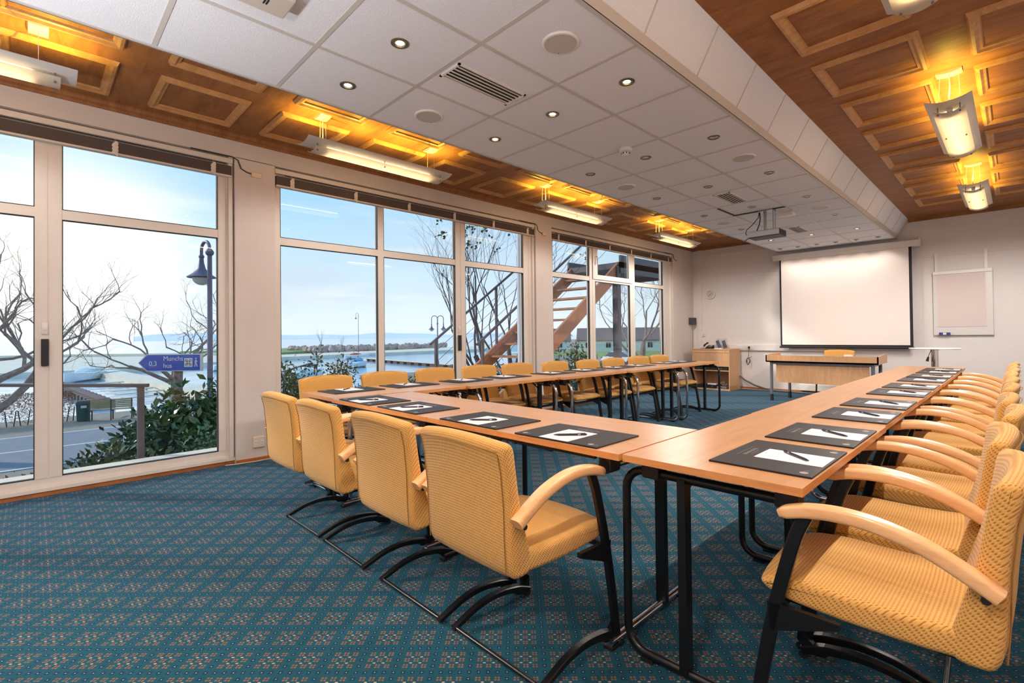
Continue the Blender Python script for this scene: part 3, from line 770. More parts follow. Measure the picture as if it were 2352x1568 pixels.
for x, y, lb in ((2.55, -.95, 'left'), (4.1, -1.0, 'middle'), (5.95, -1.1, 'right')):  # unseen uplighters, added to brighten the dropped ceiling and its fascia
    t = thing('added_uplighter', 'black uplighter added behind the camera to light the ceiling, the %s of three' % lb, 'added lamp', (x, y, 0), 0, 'uplighters added behind the camera to light the ceiling')
    G().lathe([(.0001, 0), (.15, 0), (.155, .012), (.02, .03), (.0001, .03)], n=28).build('base', M['black'], t)
    G().tube([(0, 0, .02), (0, 0, 1.35)], .012, 10).build('pole', M['black'], t)
    G().lathe([(.02, 1.34), (.08, 1.38), (.14, 1.46), (.145, 1.46), (.085, 1.375), (.02, 1.335)], n=28, cap=False).build('bowl', M['black'], t)
    lo = bpy.data.objects.new('added_uplighter_lamp', upr if lb == 'right' else upl); COL.objects.link(lo); lo.parent = t; lo.location = (0, 0, 1.46); lo.rotation_euler = (PI, 0, 0)
# eyeball spots washing the screen
eyed = bpy.data.lights.new('eyeball_lamp', 'SPOT'); eyed.energy = 7.5; eyed.spot_size = math.radians(95); eyed.spot_blend = .7; eyed.shadow_soft_size = .02; eyed.color = (1, .92, .82)
for i, x in enumerate((1.95, 2.25, 2.55, 2.84, 3.14, 3.44)):
    t = thing('eyeball_spot', 'small swivel ceiling spot, %s of six above the projection screen' % ['first from the left', 'second from the left', 'third from the left', 'fourth from the left', 'fifth from the left', 'rightmost'][i], 'spotlight', (x, 10.02, ZC), 0, 'eyeball spots above the screen')
    G().lathe([(.030, .002), (.034, -.006), (.040, -.004), (.041, .002)], n=20).build('ring', M['brass'], t)
    G().ball((0, 0, .006), .028).build('eyeball', M['steel'], t)
    lo = bpy.data.objects.new('eyeball_lamp', eyed); COL.objects.link(lo); lo.parent = t; lo.location = (0, .02, -.035)
    lo.rotation_euler = Vector((0, -.42, 1)).to_track_quat('Z', 'Y').to_euler()
# ceiling speakers
for i, (x, y, lb) in enumerate(((3.33, 2.03, 'nearest and largest, beside the first vent'), (2.12, 2.02, 'beside the first vent on the window side'), (2.14, 4.52, 'in the second row on the window side'), (3.335, 4.55, 'in the second row on the fascia side'), (3.32, 7.1, 'beyond the projector on the fascia side'), (2.14, 7.03, 'beyond the projector on the window side'))):
    t = thing('ceiling_speaker', 'round white ceiling speaker, '+lb, 'speaker', (x, y, ZC), 0, 'round speakers in the white ceiling')
    G().lathe([(.088, -.012), (.096, -.010), (.10, -.004), (.10, 0)], n=32).build('rim', M['white'], t)
    G().lathe([(.0001, -.0125), (.088, -.0125)], n=32).build('grille', M['grille'] if 'grille' in M else M.setdefault('grille', mat('speaker_grille', srgb(188, 182, 178), .6, noise=(700, .2))), t)
    for a in (.3, 2.4, 4.5): G().ball((.082*math.cos(a), .082*math.sin(a), -.013), .004, 6).build('screw', M['steel'], t)
# vents
for i, (x, y, lb) in enumerate(((2.71, 2.03, 'nearest and largest'), (2.72, 5.82, 'just before the projector'), (2.71, 8.36, 'beyond the projector'))):
    t = thing('ceiling_vent', 'white slotted air vent in the dropped ceiling, '+lb, 'vent', (x, y, ZC), 0, 'slotted vents in the white ceiling')
    f = G(); W, H = .095, .275
    f.box(-W, W, -H, -H+.014, -.008, 0).box(-W, W, H-.014, H, -.008, 0).box(-W, -W+.014, -H, H, -.008, 0).box(W-.014, W, -H, H, -.008, 0); f.build('frame', M['white'], t)
    G().box(-W+.01, W-.01, -H+.01, H-.01, -.0015, -.0005).build('backing', M['gasket'], t)
    for k in range(5):
        xx = -W+.034+.031*k; G().prism([(xx-.016, -.0018), (xx-.002, -.006), (xx+.009, -.012), (xx+.012, -.012), (xx+.004, -.003), (xx-.012, -.001)], -H+.014, H-.014, 'y').build('louvre', M['white'], t)
t = thing('smoke_detector', 'white smoke detector hanging from the dropped ceiling', 'smoke detector', (2.727, 3.6, ZC))
G().lathe([(.055, 0), (.055, -.028), (.050, -.032), (.03, -.032)], n=28).build('base', M['white'], t)
G().lathe([(.032, -.032), (.034, -.05), (.026, -.055), (.0001, -.056)], n=24).build('chamber', M['white'], t)
for a in range(8): G().box(.030, .036, -.004, .004, -.048, -.036, M=Matrix.Rotation(a*PI/4, 4, 'Z')).build('slot', M['gasket'], t)
t = thing('exit_sensor_box', 'flat beige ceiling box cut by the top picture edge', 'ceiling box', (2.672, .72, ZC))
G().box(-.082, .082, -.14, .14, -.05, 0, bev=.006).build('housing', mat('beige_box', srgb(192, 182, 172), .5), t)
for y in (.028, .040): G().box(-.02, .02, y, y+.006, -.052, -.0495).build('slit', M['gasket'], t)
G().ball((.0, .0, -.05), .009, 8).build('lens', M['blackp'], t)
# ================================================================== PROJECTOR
def mesh_projector():
    hx = G().box(2.41, 3.035, 6.69, 6.705, ZC-.012, ZC+.002).box(2.41, 2.425, 6.17, 6.705, ZC-.012, ZC+.002)
    hx.build('hatch_edge', M['blackp'], label='dark edge of the lowered ceiling hatch holding the projector', cat='ceiling hatch')
    t = thing('projector', 'silver and black projector hanging from the dropped ceiling', 'projector', (2.80, 6.70, 2.42))
    G().box(-.19, .19, -.1, .17, -.052, .028, bev=.008).build('body', M['blackp'], t)
    sv = G().prism([(-.112, -.046), (-.112, .012), (-.102, .024), (-.085, .03), (-.08, -.046)], -.185, .185, 'x'); sv.build('front_shell', mat('silver_plastic', srgb(196, 198, 208), .35, metal=.2), t)
    sl = G()
    sl.box(.189, .1915, -.075, .145, -.044, .014)
    for k in range(7): sl.box(.1915, .194, -.07+.03*k, -.055+.03*k, -.04, .01)
    sl.build('side_grille', M['gasket'], t)
    m_ = G().tube([(-.02, .05, .03), (-.02, .05, .30)], .018, 14).tube([(-.02, .05, .028), (-.02, .05, .12)], .011, 10)
    m_.box(-.07, .09, .0, .10, .028, .036).box(-.08, .09, -.02, .12, .285, .30); m_.build('mount_pole', M['steel'], t)
    for x in (.075, .098): G().box(x, x+.006, .04, .05, .03, .30).build('support_bar', M['steel'], t)
    c = G().tube([(-.09, .05, .29), (-.10, .04, .22), (-.17, .03, .14), (-.24, .02, .08), (-.25, .01, .03), (-.22, 0, .0), (-.185, 0, -.005)], .005, 6)
    c.build('cable', M['gasket'], t); c = G().tube([(-.085, .05, .29), (-.08, .05, .2), (-.09, .05, .14), (-.14, .06, .02)], .007, 6); c.build('cable', M['gasket'], t)
    G().prism([(-.19, -.05), (-.25, -.09), (-.2, -.052)], -.08, -.05, 'y').build('lens_flap', M['blackp'], t)
    tag(G().box(2.86, 3.03, 7.0, 7.12, ZC-.05, ZC, bev=.004).build('ceiling_box', M['white']), 'small white box on the ceiling just behind the projector mount', 'ceiling box')
mesh_projector()
# ================================================================== SCREEN, FLIP CHART, FRONT WALL
t = thing('projection_screen', 'large white roll-down projection screen with black borders on the front wall', 'screen', (2.82, 10.42, 2.60))
hs = G().prism([(-.06, -.05), (-.06, .05), (-.03, .062), (.05, .062), (.05, -.05)], -1.10, 1.10, 'x'); hs.build('housing', M['white'], t)
for s_ in (-1, 1): G().box(s_*1.10, s_*1.12, -.062, .052, -.054, .064, bev=.003).build('end_cap', M['white'], t)
G().box(-1.005, 1.005, -.012, -.008, -1.715, -.045).build('border', M['gasket'], t)
G().box(-.975, .965, -.0145, -.0125, -1.68, -.05).build('canvas', M['screen'], t)
G().tube([(-1.02, -.012, -1.725), (1.02, -.012, -1.725)], .018, 10).build('bottom_bar', M['blackp'], t)
rl = G().box(.42, 1.78, YF-.012, YF, 2.375, 2.395)
rl.box(3.84, XR, YF-.014, YF, 2.362, 2.392); st(rl, 'trim_5', M['wall'])
vp = G().box(.10, .205, YF-.02, YF, 0.0, ZW-.05).box(.205, 1.5, YF-.008, YF, 2.84, 2.855).box(3.94, 3.965, YF-.006, YF, .1, 2.36); st(vp, 'trim_6', M['wall'])
tr = thing('cable_trunking', 'long white cable trunking with sockets on the front wall', 'trunking', (0, YF, 0))
G().box(.6, 2.70, -.05, 0, .795, .915, bev=.004).build('channel', M['white'], tr)
outlet((1.20, YF-.051, .862), 0, 'white triple socket on the trunking with a black plug in it', 3, .15, .075, 'sockets on the wall trunking', 'white')
outlet((1.02, YF-.051, .862), 0, 'white triple socket on the trunking just behind the beech cabinet', 3, .15, .075, 'sockets on the wall trunking', 'white')
outlet((2.26, YF-.051, .85), 0, 'white triple socket on the trunking below the projection screen', 3, .14, .06, 'sockets on the wall trunking', 'white')
pc = thing('power_cable', 'black power cable looped in a knot hanging from the trunking socket', 'cable', (1.20, YF-.07, .862))
G().tube([(0, 0, 0), (0, -.02, 0)], .02, 10).tube([(0, -.015, 0), (0, -.015, -.03)], .012, 8).build('plug', M['blackp'], pc)
pts = [(0, -.015, -.03), (-.005, -.015, -.12), (-.01, -.015, -.19)]
for k in range(34): a = k*.55; pts.append((-.02+.032*math.sin(a)+.01*math.sin(a*.37), -.015-.006*math.cos(a*2), -.27+.065*math.cos(a)-.002*k*.4))
G().tube(pts, .0042, 6).tube([(-.015, -.015, -.22), (.03, -.02, -.205), (.055, -.02, -.19)], .005, 6).build('cord', M['gasket'], pc)
fc = thing('flip_chart', 'white flip chart board with blank paper hung from the wall rail', 'flip chart', (4.425, YF-.04, 1.08))
G().box(-.35, .35, -.012, .02, 0, 1.0, bev=.006).build('board', mat('board_enamel', srgb(214, 208, 204), .2), fc)
G().box(-.35, .35, -.03, -.012, .975, 1.03, bev=.006).build('clamp_bar', M['white'], fc)
G().box(-.29, .27, -.018, -.0125, .135, .975).build('paper_block', mat('flip_paper', srgb(214, 198, 192), .8), fc)
for x in (-.305, .28): G().box(x-.018, x+.018, -.01, -.002, .99, 1.31).box(x-.02, x+.02, -.004, .03, 1.285, 1.32).build('hanger', M['white'], fc)
er = thing('board_eraser', 'small blue magnetic eraser on the flip chart', 'eraser', (4.21, YF-.058, 1.105))
G().box(-.07, .07, -.02, 0, -.02, .02, bev=.004).build('grip', mat('eraser_blue', srgb(50, 52, 130), .5), er)
G().box(-.02, .02, -.022, -.0195, -.016, .016).build('sticker', M['white'], er)
ck = thing('wall_clock', 'round white wall clock at the left of the front wall', 'clock', (.405, YF-.03, 2.0))
RX_ = Matrix.Rotation(PI/2, 4, 'X')
G().lathe([(.0001, 0), (.078, 0), (.078, .022), (.098, .022), (.10, .006), (.10, -.02), (.0001, -.02)], n=36, M=RX_).build('case', M['white'], ck)
G().lathe([(.0001, .0015), (.077, .0015)], n=36, M=RX_).build('dial', mat('dial', srgb(206, 196, 190), .5), ck)
G().box(-.055, .0, -.006, -.004, -.004, .004, M=Matrix.Rotation(-.6, 4, 'Y')).box(0, .04, -.006, -.004, -.004, .004, M=Matrix.Rotation(-.6, 4, 'Y')).build('hand', M['gasket'], ck)
for a in range(12): G().box(.062, .072, -.004, -.002, -.002, .002, M=Matrix.Rotation(a*PI/6, 4, 'Y')).build('tick_mark', M['gasket'], ck)
sp = thing('wall_speaker', 'small dark grey box on the wall in the far left corner', 'speaker', (.0, 10.40, 1.425))
G().box(0, .09, -.09, .09, -.075, .075, bev=.006).build('cabinet', mat('dark_grey', srgb(66, 66, 70), .6), sp)
G().tube([(.03, .02, -.075), (.03, .03, -.3), (.028, .02, -.6)], .0035, 5).build('lead', M['gasket'], sp)
th = thing('thermostat', 'small white thermostat on the corner strip above the cabinet', 'thermostat', (.235, YF, 1.14))
G().box(-.035, .035, -.025, 0, -.05, .05, bev=.005).build('case', M['white'], th); G().box(-.02, .02, -.027, -.025, -.03, -.005).build('slider', M['grille'], th)
th2 = thing('light_switch', 'tiny white switch plate beside the thermostat', 'switch', (.15, YF-.02, 1.27))
G().box(-.03, .03, -.012, 0, -.04, .04, bev=.003).build('plate', M['white'], th2); G().box(-.014, .014, -.016, -.012, -.02, .02).build('rocker', M['white'], th2)
# radiator / low wall panel
rd = thing('panel_heater', 'low white panel heater on the front wall behind the desk', 'heater', (2.75, YF-.02, .0))
G().box(-.65, .65, -.06, 0, .05, .17, bev=.006).build('panel', M['white'], rd)
for x in (-.5, .5): G().box(x-.02, x+.02, -.0, .02, .06, .15).build('bracket', M['steel'], rd)
# grey cable duct along the wall
G().tube([(1.02, YF-.09, .27), (1.12, YF-.10, .19), (1.3, YF-.10, .10), (1.5, YF-.12, .045), (1.75, YF-.16, .025), (2.1, YF-.2, .02), (2.6, YF-.24, .02), (3.2, YF-.3, .02)], .017, 10).build('cable', mat('grey_duct', srgb(96, 92, 92), .5), label='thick grey cable sagging from the cabinet along the wall to the floor', cat='cable')
G().tube([(1.02, YF-.05, .012), (1.3, YF-.06, .008), (1.6, YF-.05, .006), (1.9, YF-.05, .008)], .005, 6).build('cable', M['tape'], label='thin white cable on the carpet beneath the grey one', cat='cable')
# ================================================================== CABINET
cb = thing('tambour_cabinet', 'low beech cabinet with roller front half open in the far corner', 'cabinet', (.625, 9.95, 0))
W, Dp, H, th_ = .385, .54, .835, .016
c = G().box(-W, -W+th_, 0, Dp, 0, H-.018).box(W-th_, W, 0, Dp, 0, H-.018).box(-W+th_, W-th_, Dp-.01, Dp, .02, H-.02).box(-W+th_, W-th_, .005, Dp, .0, .028)
c.build('body', M['beech_c'] if 'beech_c' in M else M.setdefault('beech_c', wood('beech_cabinet', srgb(196, 148, 106), srgb(212, 166, 124), (5, 5, .8), .4, .4, 5.0)), cb)
G().box(-W, W, -.005, Dp, H-.018, H).build('top', M['beech_c'], cb)
tf = G()
for k in range(12):
    z = .48+.0233*k; tf.box(-W+th_, W-th_, .012, .018, z+.0012, z+.0225)
tf.build('roller_front', M['beech_c'], cb)
G().box(-W+th_, W-th_, .004, .018, .762, .812).build('handle_rail', M['beech_c'], cb)
G().tube([(.30, .004, .79), (.30, -.006, .79)], .009, 10).build('lock', M['chrome'], cb)
G().box(-W+th_, W-th_, .02, Dp-.01, .385, .402).build('shelf', M['beech_c'], cb)
def gadget(name, lb, cat, x0, x1, y0, y1, z0, z1, m):
    t = thing(name, lb, cat, ((x0+x1)/2, y0, z0)); w = (x1-x0)/2
    G().box(-w, w, 0, y1-y0, .004, z1-z0, bev=.003).build('case', m, t)
    f = G().box(-w*.6, w*.1, -.002, .001, (z1-z0)*.4, (z1-z0)*.7); f.build('display', M['gasket'], t)
    G().tube([(w*.6, 0, (z1-z0)*.5), (w*.6, -.006, (z1-z0)*.5)], min(.012, (z1-z0)*.3), 10).build('knob', M['steel'], t)
    for s_ in (-1, 1): G().box(s_*w*.8, s_*w*.6, .01, .04, 0, .004).build('foot', M['gasket'], t)
    return t
gadget('amplifier', 'black audio amplifier on the middle shelf of the beech cabinet', 'amplifier', .30, .96, 9.99, 10.35, .402, .475, M['blackp'])
gadget('video_player', 'flat black video player on the cabinet floor', 'video player', .30, .72, 9.99, 10.3, .028, .09, M['blackp'])
gadget('dvd_player', 'small silver disc player at the right of the cabinet floor', 'disc player', .74, .93, 9.97, 10.25, .028, .075, mat('silver_case', srgb(130, 132, 142), .4, metal=.5))
rt = thing('wireless_router', 'white rounded router on top of the video player', 'router', (.60, 10.1, .09))
G().box(-.09, .09, -.05, .05, 0, .028, bev=.011).build('case', M['white'], rt); G().box(-.05, -.02, -.052, -.049, .01, .014).build('indicator', M['gasket'], rt)
G().tube([(.72, 10.1, .12), (.8, 10.08, .15), (.86, 10.06, .17), (.84, 10.08, .12), (.78, 10.1, .11), (.84, 10.1, .09), (.9, 10.1, .12)], .004, 6).build('cable', M['tape'], label='loose white cables behind the silver disc player', cat='cable')
ph = thing('desk_phone', 'black desk telephone on top of the beech cabinet', 'telephone', (.49, 10.15, H))
G().prism([(-.08, 0), (.09, 0), (.09, .07), (-.02, .045), (-.08, .015)], -.02, .10, 'x').build('base', M['blackp'], ph)
G().tube([(-.05, -.07, .05), (-.045, -.05, .075), (-.04, .0, .095), (-.035, .05, .115), (-.03, .075, .115)], [.017, .02, .014, .02, .017], 10).build('handset', M['blackp'], ph)
G().box(.03, .08, -.02, -.018, .03, .05).box(.04, .08, .02, .06, .058, .064).build('screen', M['white'], ph)
G().tube([(-.05, .0, .01), (-.10, .02, .008), (-.16, -.0, .006), (-.12, -.03, .006), (-.09, -.01, .012)], .004, 6).build('cord', M['gasket'], ph)
clear = glass('clear_acrylic', (.93, .93, .95, 1), 1.3)
bh = thing('brochure_holder', 'clear acrylic brochure holder on the beech cabinet', 'brochure holder', (.70, 10.26, H))
G().box(-.11, .11, 0, .09, 0, .003).box(-.11, .11, 0, .003, 0, .08).box(-.11, .11, .087, .09, 0, .21).box(-.11, -.107, 0, .09, 0, .09).box(.107, .11, 0, .09, 0, .09).build('tray', clear, bh)
for i, x in enumerate((-.055, .07)):
    b_ = thing('brochure', ['dark printed brochure leaning left in the acrylic holder', 'dark printed brochure leaning right in the acrylic holder'][i], 'brochure', (.70+x, 10.30, H+.10), .0, 'brochures in the clear holder')
    G().box(-.035, .035, -.002, .002, -.09, .07, M=Matrix.Rotation(-.3 if i else -.35, 4, 'Y')).build('cover', mat('brochure_print', srgb(90, 92, 100), .4, noise=(60, .7)), b_)
pp = thing('paper_stack', 'small stack of white leaflets at the front of the cabinet top', 'papers', (.76, 10.0, H)); G().box(-.07, .07, 0, .1, 0, .012).box(-.06, .075, .004, .104, .0122, .016).build('leaflets', M['paper'], pp)
# ================================================================== PRESENTER DESK
ds = thing('presenter_desk', 'beech presenter desk with raised rim and grey tube legs', 'desk', (2.79, 9.0, 0))
G().box(-.785, .785, 0, .72, .655, .677).build('desktop', M['beech_c'], ds)
rim = G().box(-.785, .785, 0, .018, .655, .772)
for s_ in (-1, 1):
    x0 = s_*.785; rim.prism([(0, .677), (.72, .677), (.72, .80), (.6, .80), (0, .772)], x0, x0-s_*.018, 'x')
rim.build('rim', M['beech_c'], ds)
G().box(-.64, .66, .06, .075, .315, .64).build('modesty_panel', M['beech_c'], ds)
for i, (x, y) in enumerate(((-.71, .05), (.71, .05), (-.60, .62), (.71, .62))):
    G().tube([(x, y, .012), (x, y, .655)], .024, 14).build('leg', M['greyl'], ds)
G().box(-.71, .71, .035, .065, .62, .65).box(-.71, .71, .60, .63, .62, .65).box(-.72, -.69, .05, .62, .62, .65).box(.69, .72, .05, .62, .62, .65).build('frame', M['greyl'], ds)
for (x, y) in ((-.71, .05), (.71, .05), (-.60, .62), (.71, .62)): G().tube([(x, y, 0), (x, y, .11)], [.03, .0255], 14).build('foot', M['blackp'], ds)
pb = thing('paper_pile', 'low pile of white paper on the presenter desk', 'papers', (3.13, 9.3, .677)); G().box(-.05, .05, 0, .12, 0, .108).build('sheets', M['paper'], pb)
# round standing table
rt_ = thing('round_table', 'small round white table on a chrome column near the flip chart', 'table', (4.235, 8.75, 0))
G().lathe([(.0001, .905), (.27, .905), (.275, .913), (.27, .92), (.0001, .92)], n=48).build('tabletop', M['white'], rt_)
G().tube([(0, 0, .02), (0, 0, .9)], [.04, .04], 18).build('column', M['chrome'], rt_)
G().lathe([(.055, .895), (.06, .905), (.0001, .905)], n=20).build('flange', M['blackp'], rt_)
G().lathe([(.0001, 0), (.20, 0), (.205, .008), (.05, .03), (.0001, .03)], n=32).build('base', M['blackp'], rt_)
G().tube([(-.03, -.02, .90), (-.055, -.04, .83), (-.065, -.045, .79)], .004, 6).tube([(-.062, -.045, .80), (-.075, -.05, .74)], [.010, .018], 8).build('lever', M['blackp'], rt_)
exec_outside = True
# ================================================================== OUTSIDE
rnd = random.Random(7)
GZ = -2.2
M['asph'] = mat('asphalt', srgb(132, 134, 142), .85, noise=(3, .08), bump=(60, .3))
M['earth'] = mat('bank_earth', srgb(70, 62, 54), .95, noise=(6, .35), bump=(14, .8))
M['pave'] = mat('quay_concrete', srgb(224, 214, 196), .8, noise=(.6, .08))
M['verge'] = mat('verge_gravel', srgb(150, 138, 124), .9, noise=(5, .12))
M['grassm'] = mat('lawn', srgb(122, 148, 82), .9, noise=(2, .15))
M['line'] = mat('road_paint', srgb(222, 224, 228), .7)
M['bark'] = mat('grey_bark', srgb(136, 120, 112), .9, noise=(9, .35), bump=(30, .6))
M['bark2'] = mat('dark_bark', srgb(84, 76, 80), .9, noise=(9, .3))
M['leaf'] = mat('laurel_leaf', srgb(66, 98, 56), .35, spec=.6, noise=(2.2, .4))
M['leaf2'] = mat('olive_leaf', srgb(88, 98, 56), .5, noise=(2.2, .35))
M['hedge'] = mat('brown_hedge_twigs', srgb(142, 104, 84), .9, noise=(4, .35))
M['rail'] = mat('rail_paint', srgb(84, 78, 84), .5)
M['lampp'] = mat('lamp_post_paint', srgb(98, 96, 120), .5)
M['opal'] = mat('opal_glass', srgb(206, 222, 222), .3)
M['bluesign'] = mat('sign_blue', srgb(36, 84, 186), .4)
M['stair'] = mat('stair_stringer_wood', srgb(176, 116, 84), .7, noise=(4, .12))
M['stone'] = mat('granite_rock', srgb(176, 152, 142), .85, noise=(1.2, .2))
M['timber'] = mat('bench_timber', srgb(168, 150, 112), .7, noise=(4, .15))
M['bin'] = mat('bin_green', srgb(46, 78, 74), .5)
M['wht'] = mat('white_cladding', srgb(232, 234, 232), .7)
M['roof'] = mat('roof_slate', srgb(104, 92, 92), .7, noise=(1, .1))
M['dockw'] = mat('dock_timber', srgb(92, 74, 74), .8, noise=(1, .2))
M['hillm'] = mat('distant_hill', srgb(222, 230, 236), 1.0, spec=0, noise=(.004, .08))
def water():
    m = bpy.data.materials.new('harbour_water'); m.use_nodes = True; T = NT(m.node_tree); p = T.n['Principled BSDF']
    p.inputs['Base Color'].default_value = srgb(150, 190, 215); p.inputs['Roughness'].default_value = .12; p.inputs['Specular IOR Level'].default_value = .8
    tc = T.new('ShaderNodeTexCoord'); mp = T.new('ShaderNodeMapping', inp={'Vector': tc.outputs['Object'], 'Scale': (1, .35, 1)})
    n = T.new('ShaderNodeTexNoise', inp={'Vector': mp.outputs[0], 'Scale': .9, 'Detail': 4.0})
    b = T.new('ShaderNodeBump', inp={'Height': n.outputs[0], 'Strength': .22, 'Distance': .3}); T.l.new(b.outputs[0], p.inputs['Normal'])
    return m
M['water'] = water()
SK = 'structure'
# sea, harbour floor, land
G().add([(-3500, -2500, -3), (-24.4, -2500, -3), (-24.4, 3500, -3), (-3500, 3500, -3)], [(0, 1, 2, 3)]).build('sea', M['water'], kind=SK)
gd = G().box(-24.4, -.33, -60, 30, -3.6, GZ).prism([(-.33, 30), (-.33, 300), (-275, 300), (-98, 112), (-26, 34), (-24.4, 30)], -3.6, GZ, 'z').box(-35, -24.4, 24, 30, -3.6, GZ)
gd.build('ground', M['verge'], kind=SK)
bk = G().prism([(-.33, -3.2), (-.33, -.12), (-1.1, -.15), (-1.5, -.42), (-3.5, -.84), (-6.6, GZ+.01), (-6.8, -3.2)], -14, 15, 'y'); bk.build('bank', M['earth'], kind=SK)
G().box(-1.05, -.33, -14, 16, -.2, -.02).build('terrace_kerb', M['pave'], kind=SK)
rd_ = G().box(-19.4, -13.1, -60, 70, GZ, GZ+.015); rd_.build('road', M['asph'], kind=SK)
ln = G()
for x in (-19.25, -16.15, -13.2): ln.box(x-.06, x+.06, -60, 70, GZ+.015, GZ+.02)
ln.build('road_marking', M['line'], kind=SK)
# quay walkways and sea wall
qy = G().prism([(-69, 4.6), (-66, 7.3), (-33.5, 9.6), (-24.4, 11.5), (-24.4, 10.0), (-33.5, 8.1), (-60, 5.6)], -3.6, -2.35, 'z')
qy.prism([(-24.4, 10.0), (-33.5, 8.1), (-66, 5.3), (-66, 4.9), (-33.5, 7.5), (-24.4, 9.4)], -3.6, -2.8, 'z').build('quay', M['pave'], kind=SK)
sw = G().prism([(-78, -60), (-72, 9.5), (-91, 33), (-95, 54), (-97.5, 76), (-98, 120), (-125, 120), (-124, 94), (-112.6, 64), (-105, 38), (-137, 5), (-150, -60)], -3.6, -2.35, 'z')
sw.build('breakwater', M['pave'], kind=SK)
sw2 = G()
pl = [(-150, -60), (-137, 5), (-105, 38), (-112.6, 64), (-124, 94), (-125, 120)]
for a, b in zip(pl[:2], pl[1:3]): sw2.tube([(a[0], a[1], -2.1), (b[0], b[1], -2.1)], 1, flat=(.6, .7, (0, 0, 1)))
sw2.build('sea_wall', M['pave'], kind=SK)
G().prism([(-160, 30), (-118, 43), (-126, 54), (-170, 64)], -3, -2.2, 'z').build('lawn', M['grassm'], kind=SK)
hp = [(-1500, 3), (-1100, 3)]
hl = G(); n = 40
def hillh(u): return 9+14*math.exp(-((u-.12)/.10)**2)+8*math.exp(-((u-.55)/.2)**2)+3*math.sin(u*23)+2*math.sin(u*47)+4*math.exp(-((u-.85)/.1)**2)
vs = []
for i in range(n+1):
    u = i/n; a0 = Vector((-2100, 250, 0)).lerp(Vector((-1450, 1500, 0)), u)
    d = a0.normalized()
    vs += [(a0.x, a0.y, -3.5), (a0.x+d.x*80, a0.y+d.y*80, hillh(u)*.55), (a0.x+d.x*260, a0.y+d.y*260, hillh(u)*1.05), (a0.x+d.x*600, a0.y+d.y*600, -4)]
fs = []
for i in range(n):
    for k in range(3): fs.append((i*4+k, (i+1)*4+k, (i+1)*4+k+1, i*4+k+1))
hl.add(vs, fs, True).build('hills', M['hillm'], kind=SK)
# ---------------- trees
def tree(name, label, loc, h, r, seed, m, spread=1.0, depth=6, pollard=False, lean=(0, 0), first=.35, up=.35, twig=.45, group=None, leaves=0):
    rg = random.Random(seed); g = G(); fol = G()
    t = thing(name, label, 'tree', loc, 0, group)
    def grow(p, d, L, rad, lev):
        n = 4 if lev < 3 else 3; pts = [p]; rs = [rad]; q = p; dd = d
        for k in range(n):
            jit = (.16 if lev < 2 else .28)*(1.5 if pollard and lev in (1, 2, 3) else 1)
            dd = (dd+Vector((rg.uniform(-jit, jit), rg.uniform(-jit, jit), rg.uniform(-jit*.6, jit*.8)+(.03 if lev > 1 else 0)))).normalized()
            q = q+dd*(L/n); pts.append(q); rs.append(rad*(1-.38*(k+1)/n))
        if pollard and lev in (2, 3): rs[-1] *= 1.55
        g.tube(pts, rs, 7 if lev == 0 else (5 if lev < 4 else 3), cap=False)
        if lev >= depth:
            if leaves and rg.random() < leaves:
                for _ in range(5):
                    c = q+Vector((rg.uniform(-.12, .12), rg.uniform(-.12, .12), rg.uniform(-.1, .1))); a = Vector((rg.uniform(-1, 1), rg.uniform(-1, 1), rg.uniform(-1, 1))).normalized(); b = a.orthogonal()*.035
                    fol.add([c, c+a*.05+b, c+a*.11, c+a*.05-b], [(0, 1, 2, 3)])
            return
        nb = rg.choice((3, 4)) if lev == 0 else rg.choice((2, 3, 3))
        if lev == 0: nb = 5
        for k in range(nb):
            frac = 1.0 if k == 0 else rg.uniform(.35, 1.0)
            i_ = min(n, max(1, int(round(frac*n)))); pos = pts[i_]
            az = rg.uniform(0, 2*PI) if lev else 2*PI*k/nb+rg.uniform(-.3, .3)
            tilt = rg.uniform(.35, .95)*spread if lev else rg.uniform(.5, 1.15)*spread
            o1 = dd.orthogonal().normalized(); o2 = dd.cross(o1)
            nd = (dd*math.cos(tilt)+(o1*math.cos(az)+o2*math.sin(az))*math.sin(tilt)+Vector((0, 0, up*(1 if lev < 3 else .4)))).normalized()
            grow(pos, nd, L*(rg.uniform(.55, .8) if lev else rg.uniform(.75, 1.0)*(twig/.45)), rs[i_]*(.62 if lev else .5), lev+1)
    grow(Vector((0, 0, 0)), Vector((lean[0], lean[1], 1)).normalized(), h*first, r, 0)
    g.build('branches', m, t)
    if fol.v: fol.build('leaves', M['leaf2'], t)
    return t
GTREE = 'bare trees along the road outside'
tree('pollarded_tree', 'gnarled pollarded tree seen through the nearest window, cut by the left picture edge', (-15.0, -1.3, GZ), 6.2, .34, 3, M['bark'], .95, 7, True, (.03, .03), .34, .3, .5, GTREE)
tree('pollarded_tree', 'gnarled pollarded tree behind the blue road sign', (-16.5, 3.75, GZ), 4.4, .24, 14, M['bark'], 1.25, 7, True, (0, .02), .5, .12, .40, GTREE)
tree('leafless_tree', 'bare tree with a few last leaves beside the outdoor stair, through the middle window', (-6.6, 10.8, GZ), 9.5, .13, 21, M['bark2'], .6, 6, False, (-.1, -.22), .30, .55, .5, GTREE, .07)
tree('leafless_tree', 'bare tree standing behind the foot of the outdoor stair', (-7.8, 12.6, GZ), 9.0, .12, 29, M['bark2'], .6, 6, False, (.05, -.1), .32, .55, .5, GTREE, .03)
tree('pollarded_tree', 'thick bare tree through the farthest window, left of the steel stair post', (-11.5, 27.5, GZ), 8.2, .24, 33, M['bark'], 1.0, 7, True, (0, 0), .36, .3, .5, GTREE)
